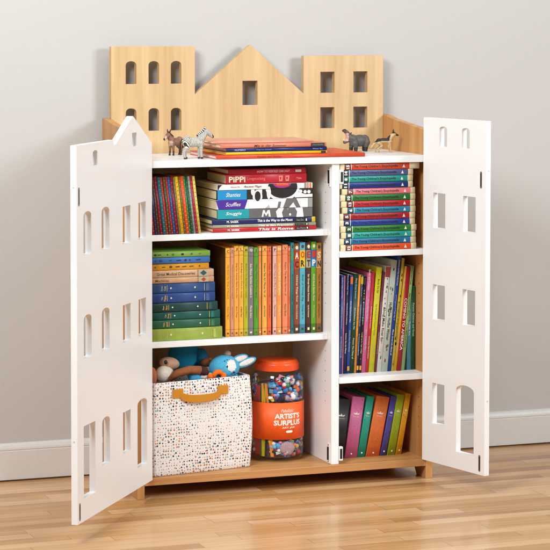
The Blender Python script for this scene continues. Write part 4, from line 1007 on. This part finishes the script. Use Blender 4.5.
q = MB(); q.lathe([(0, .324), (.055, .325), (.063, .3235), (.066, .320), (.0665, .3165), (.0690, .315), (.0705, .311), (.0705, .293), (.0695, .2905), (.0665, .2905), (.0665, .31), (0, .312)], OR_, 64)
for k in range(72):
    a = 2*math.pi*k/72; M = Matrix.Rotation(a, 4, 'Z'); q.box((.0702, -.0012, .2925), (.0711, .0012, .3105), OR_, M=M)
q.build('lid', jar)
LZ0, LZ1 = .074, .1925
LAB = paper('fb6c20', .5, .04)
q = MB(); q.lathe([(.0870, LZ0), (.0876, LZ0), (.0876, LZ1), (.0870, LZ1)], LAB, 96); lb = q.build('label', jar)
# lettering wrapped round the label; the front of the writing faces slightly right of the camera
LA = R_(-90-5)
def wrapf(rad): return lambda p: (rad*math.cos(LA+p[0]/rad), rad*math.sin(LA+p[0]/rad), p[1])
WT = paper('f6f1ea', .5, .01); q = MB()
def jar_text(s, w_, h_, z_, bold=0.0, shear=0.0, dx=.0):
    add_text(q, s, Matrix.Identity(4), w_, h_, WT, bold, shear, wrap=lambda p: wrapf(.0880)((p[0]+dx, p[1]+z_, 0)))
q = Deco()
jar_text('Fabulistic', .044, .0100, .168, .0, .35, .012)
jar_text("ARTIST'S", .090, .0175, .1500, .035, 0, .014)
jar_text('SURPLUS', .096, .0175, .1285, .035, 0, .014)
jar_text('ART JAR', .046, .0062, .1120, .02, 0, .016)
vs = []; fs = []
for i in range(13):                                   # small white rounded badge under the writing
    u = -.0115+.023*i/12; hh_ = .0036*math.sqrt(max(.06, 1-max(0, (abs(u)-.0079)/.0036)**2))
    vs += [wrapf(.0880)((u+.018, .0995-hh_, 0)), wrapf(.0880)((u+.018, .0995+hh_, 0))]
for i in range(12): fs.append((2*i, 2*i+2, 2*i+3, 2*i+1))
q.add(vs, fs, WT)
q.build('badge', lb)
for l in q.lines: l.build('lettering', lb)
# supplies: each bead, pompom and stick a thing of its own
rj = random.Random(11)
pal = [('blue', '2f86c8'), ('light blue', '7cc4e2'), ('green', '3c9a4a'), ('yellow', 'e8c83a'), ('white', 'e9e6e2'), ('pink', 'e08aa8'), ('purple', '6a4a9a'), ('red', 'c8303a'), ('navy', '23305a'), ('silver', 'a8aab0'), ('orange', 'ea7a2a'), ('black', '22222a'), ('white', 'f4f2ee'), ('pale grey', 'c8ccd0'), ('sky blue', '5ab0e0')]
def at_jar(a, r, z): return (JX+r*math.cos(a), JY+r*math.sin(a), jz+z)
cnt = 0
for layer, (z0_, z1_, num) in enumerate(((.012, .076, 120), (.190, .283, 215))):
    for i in range(num):
        a = R_(rj.uniform(-205, -10)); s = rj.uniform(.0055, .0115)
        r = (.0835 if rj.random() < .8 else .074)-s
        zz = rj.uniform(z0_+s, z1_-s)
        if zz > .262: r -= (zz-.262)*.55
        if R_(-175) < a < R_(-128): continue      # paper strips sit here
        cn, cc = rj.choice(pal)
        typ = (0, 2, 1, 2)[i % 4]; wh = ('below' if layer == 0 else 'above')+' its orange label'
        if typ == 0:
            q = MB(); q.ellipsoid((0, 0, 0), (s, s, s), paper(cc, .9, .2, 0, 500, 1.0), 14, 10, jit=.10, rnd=rj); nm, ds_ = 'pompom', f'fluffy {cn} pompom in the art jar {wh}'
        elif typ == 1:
            q = MB(); q.tube([(-s*.8, 0, 0), (-s*.3, 0, 0), (s*.3, 0, 0), (s*.8, 0, 0)], [s*.4, s*.75, s*.75, s*.4], paper(cc, .2, .05, .5), 14); nm, ds_ = 'bead', f'shiny {cn} bead in the art jar {wh}'
        else:
            q = MB(); q.box((-s*1.1, -s*.18, -s*.6), (s*1.1, s*.18, s*.6), paper(cc, .4, .05)); nm, ds_ = 'foam_chip', f'flat {cn} foam chip in the art jar {wh}'
        o = q.build(nm, loc=at_jar(a, r, zz)); o.rotation_euler = (rj.uniform(-.5, .5), rj.uniform(-.6, .6), a+math.pi/2+rj.uniform(-.4, .4))
        tag(o, ds_, 'craft supply', f'{cn} {nm}s in the art jar '+('below' if layer == 0 else 'above')+' the label')
for k, (cn, cc, dx, tilt) in enumerate((('yellow', 'e6d21c', -146, .0), ('lime', 'b8c21e', -141, .03), ('orange', 'ee8a1c', -128, -.10), ('green', '3f8a3a', -150, .02), ('amber', 'e8a01e', -134, -.14))):
    q = MB(); q.box((-.0032, -.0012, -.118), (.0032, .0012, .118), paper(cc, .6, .08))
    a = R_(dx); o = q.build('craft_stick', loc=at_jar(a, .079-.002*(k % 2), .135)); o.rotation_euler = (0, tilt, a+math.pi/2)
    tag(o, f'tall {cn} craft stick standing in the jar', 'craft supply')
q = MB(); q.box((-.021, -.0015, -.112), (.021, .0015, .112), paper('c8493a', .7, .08)); o = q.build('foam_sheet', loc=at_jar(R_(-169), .076, .132)); o.rotation_euler = (0, 0, R_(-79)); tag(o, 'red foam sheet standing at the left side of the jar', 'craft supply')
q = MB(); q.ellipsoid((0, 0, 0), (.026, .006, .022), paper('b79aa0', .8, .25, 0, 160, .8), 24, 14, jit=.12, rnd=rj); o = q.build('feather', loc=at_jar(R_(-85), .078, .045)); o.rotation_euler = (0, 0, R_(5)); tag(o, 'dusty pink feather clump pressed against the bottom front of the jar', 'craft supply')
q = MB()
q.lathe([(.0, 0), (.060, 0), (.060, .235), (0, .242)], paper('7d6f7d', .9, .4, 0, 90, .6), 32)
o = q.build('felt_roll', loc=(JX, JY, jz+.010)); tag(o, 'dark felt roll filling the middle of the art jar', 'craft supply')

# ------------------------------------------------------------------ unique labels for look-alikes
seen = {}
for o in [o for o in bpy.data.objects if o.parent is None and 'label' in o and o.get('category') == 'book']:
    seen.setdefault(o['label'], []).append(o)
for l, os_ in seen.items():
    if len(os_) > 1:
        os_.sort(key=lambda o: o.location.x)
        for i, o in enumerate(os_): o['label'] = f'{ORD[i]} from left, {l}'

for o in bpy.data.objects:
    if o.parent is None and 'label' in o and len(str(o['label']).replace(',', '').split()) > 16:
        o['label'] = str(o['label']).replace('thin ', '').replace(' in leaning upper left row', ' in upper left row')
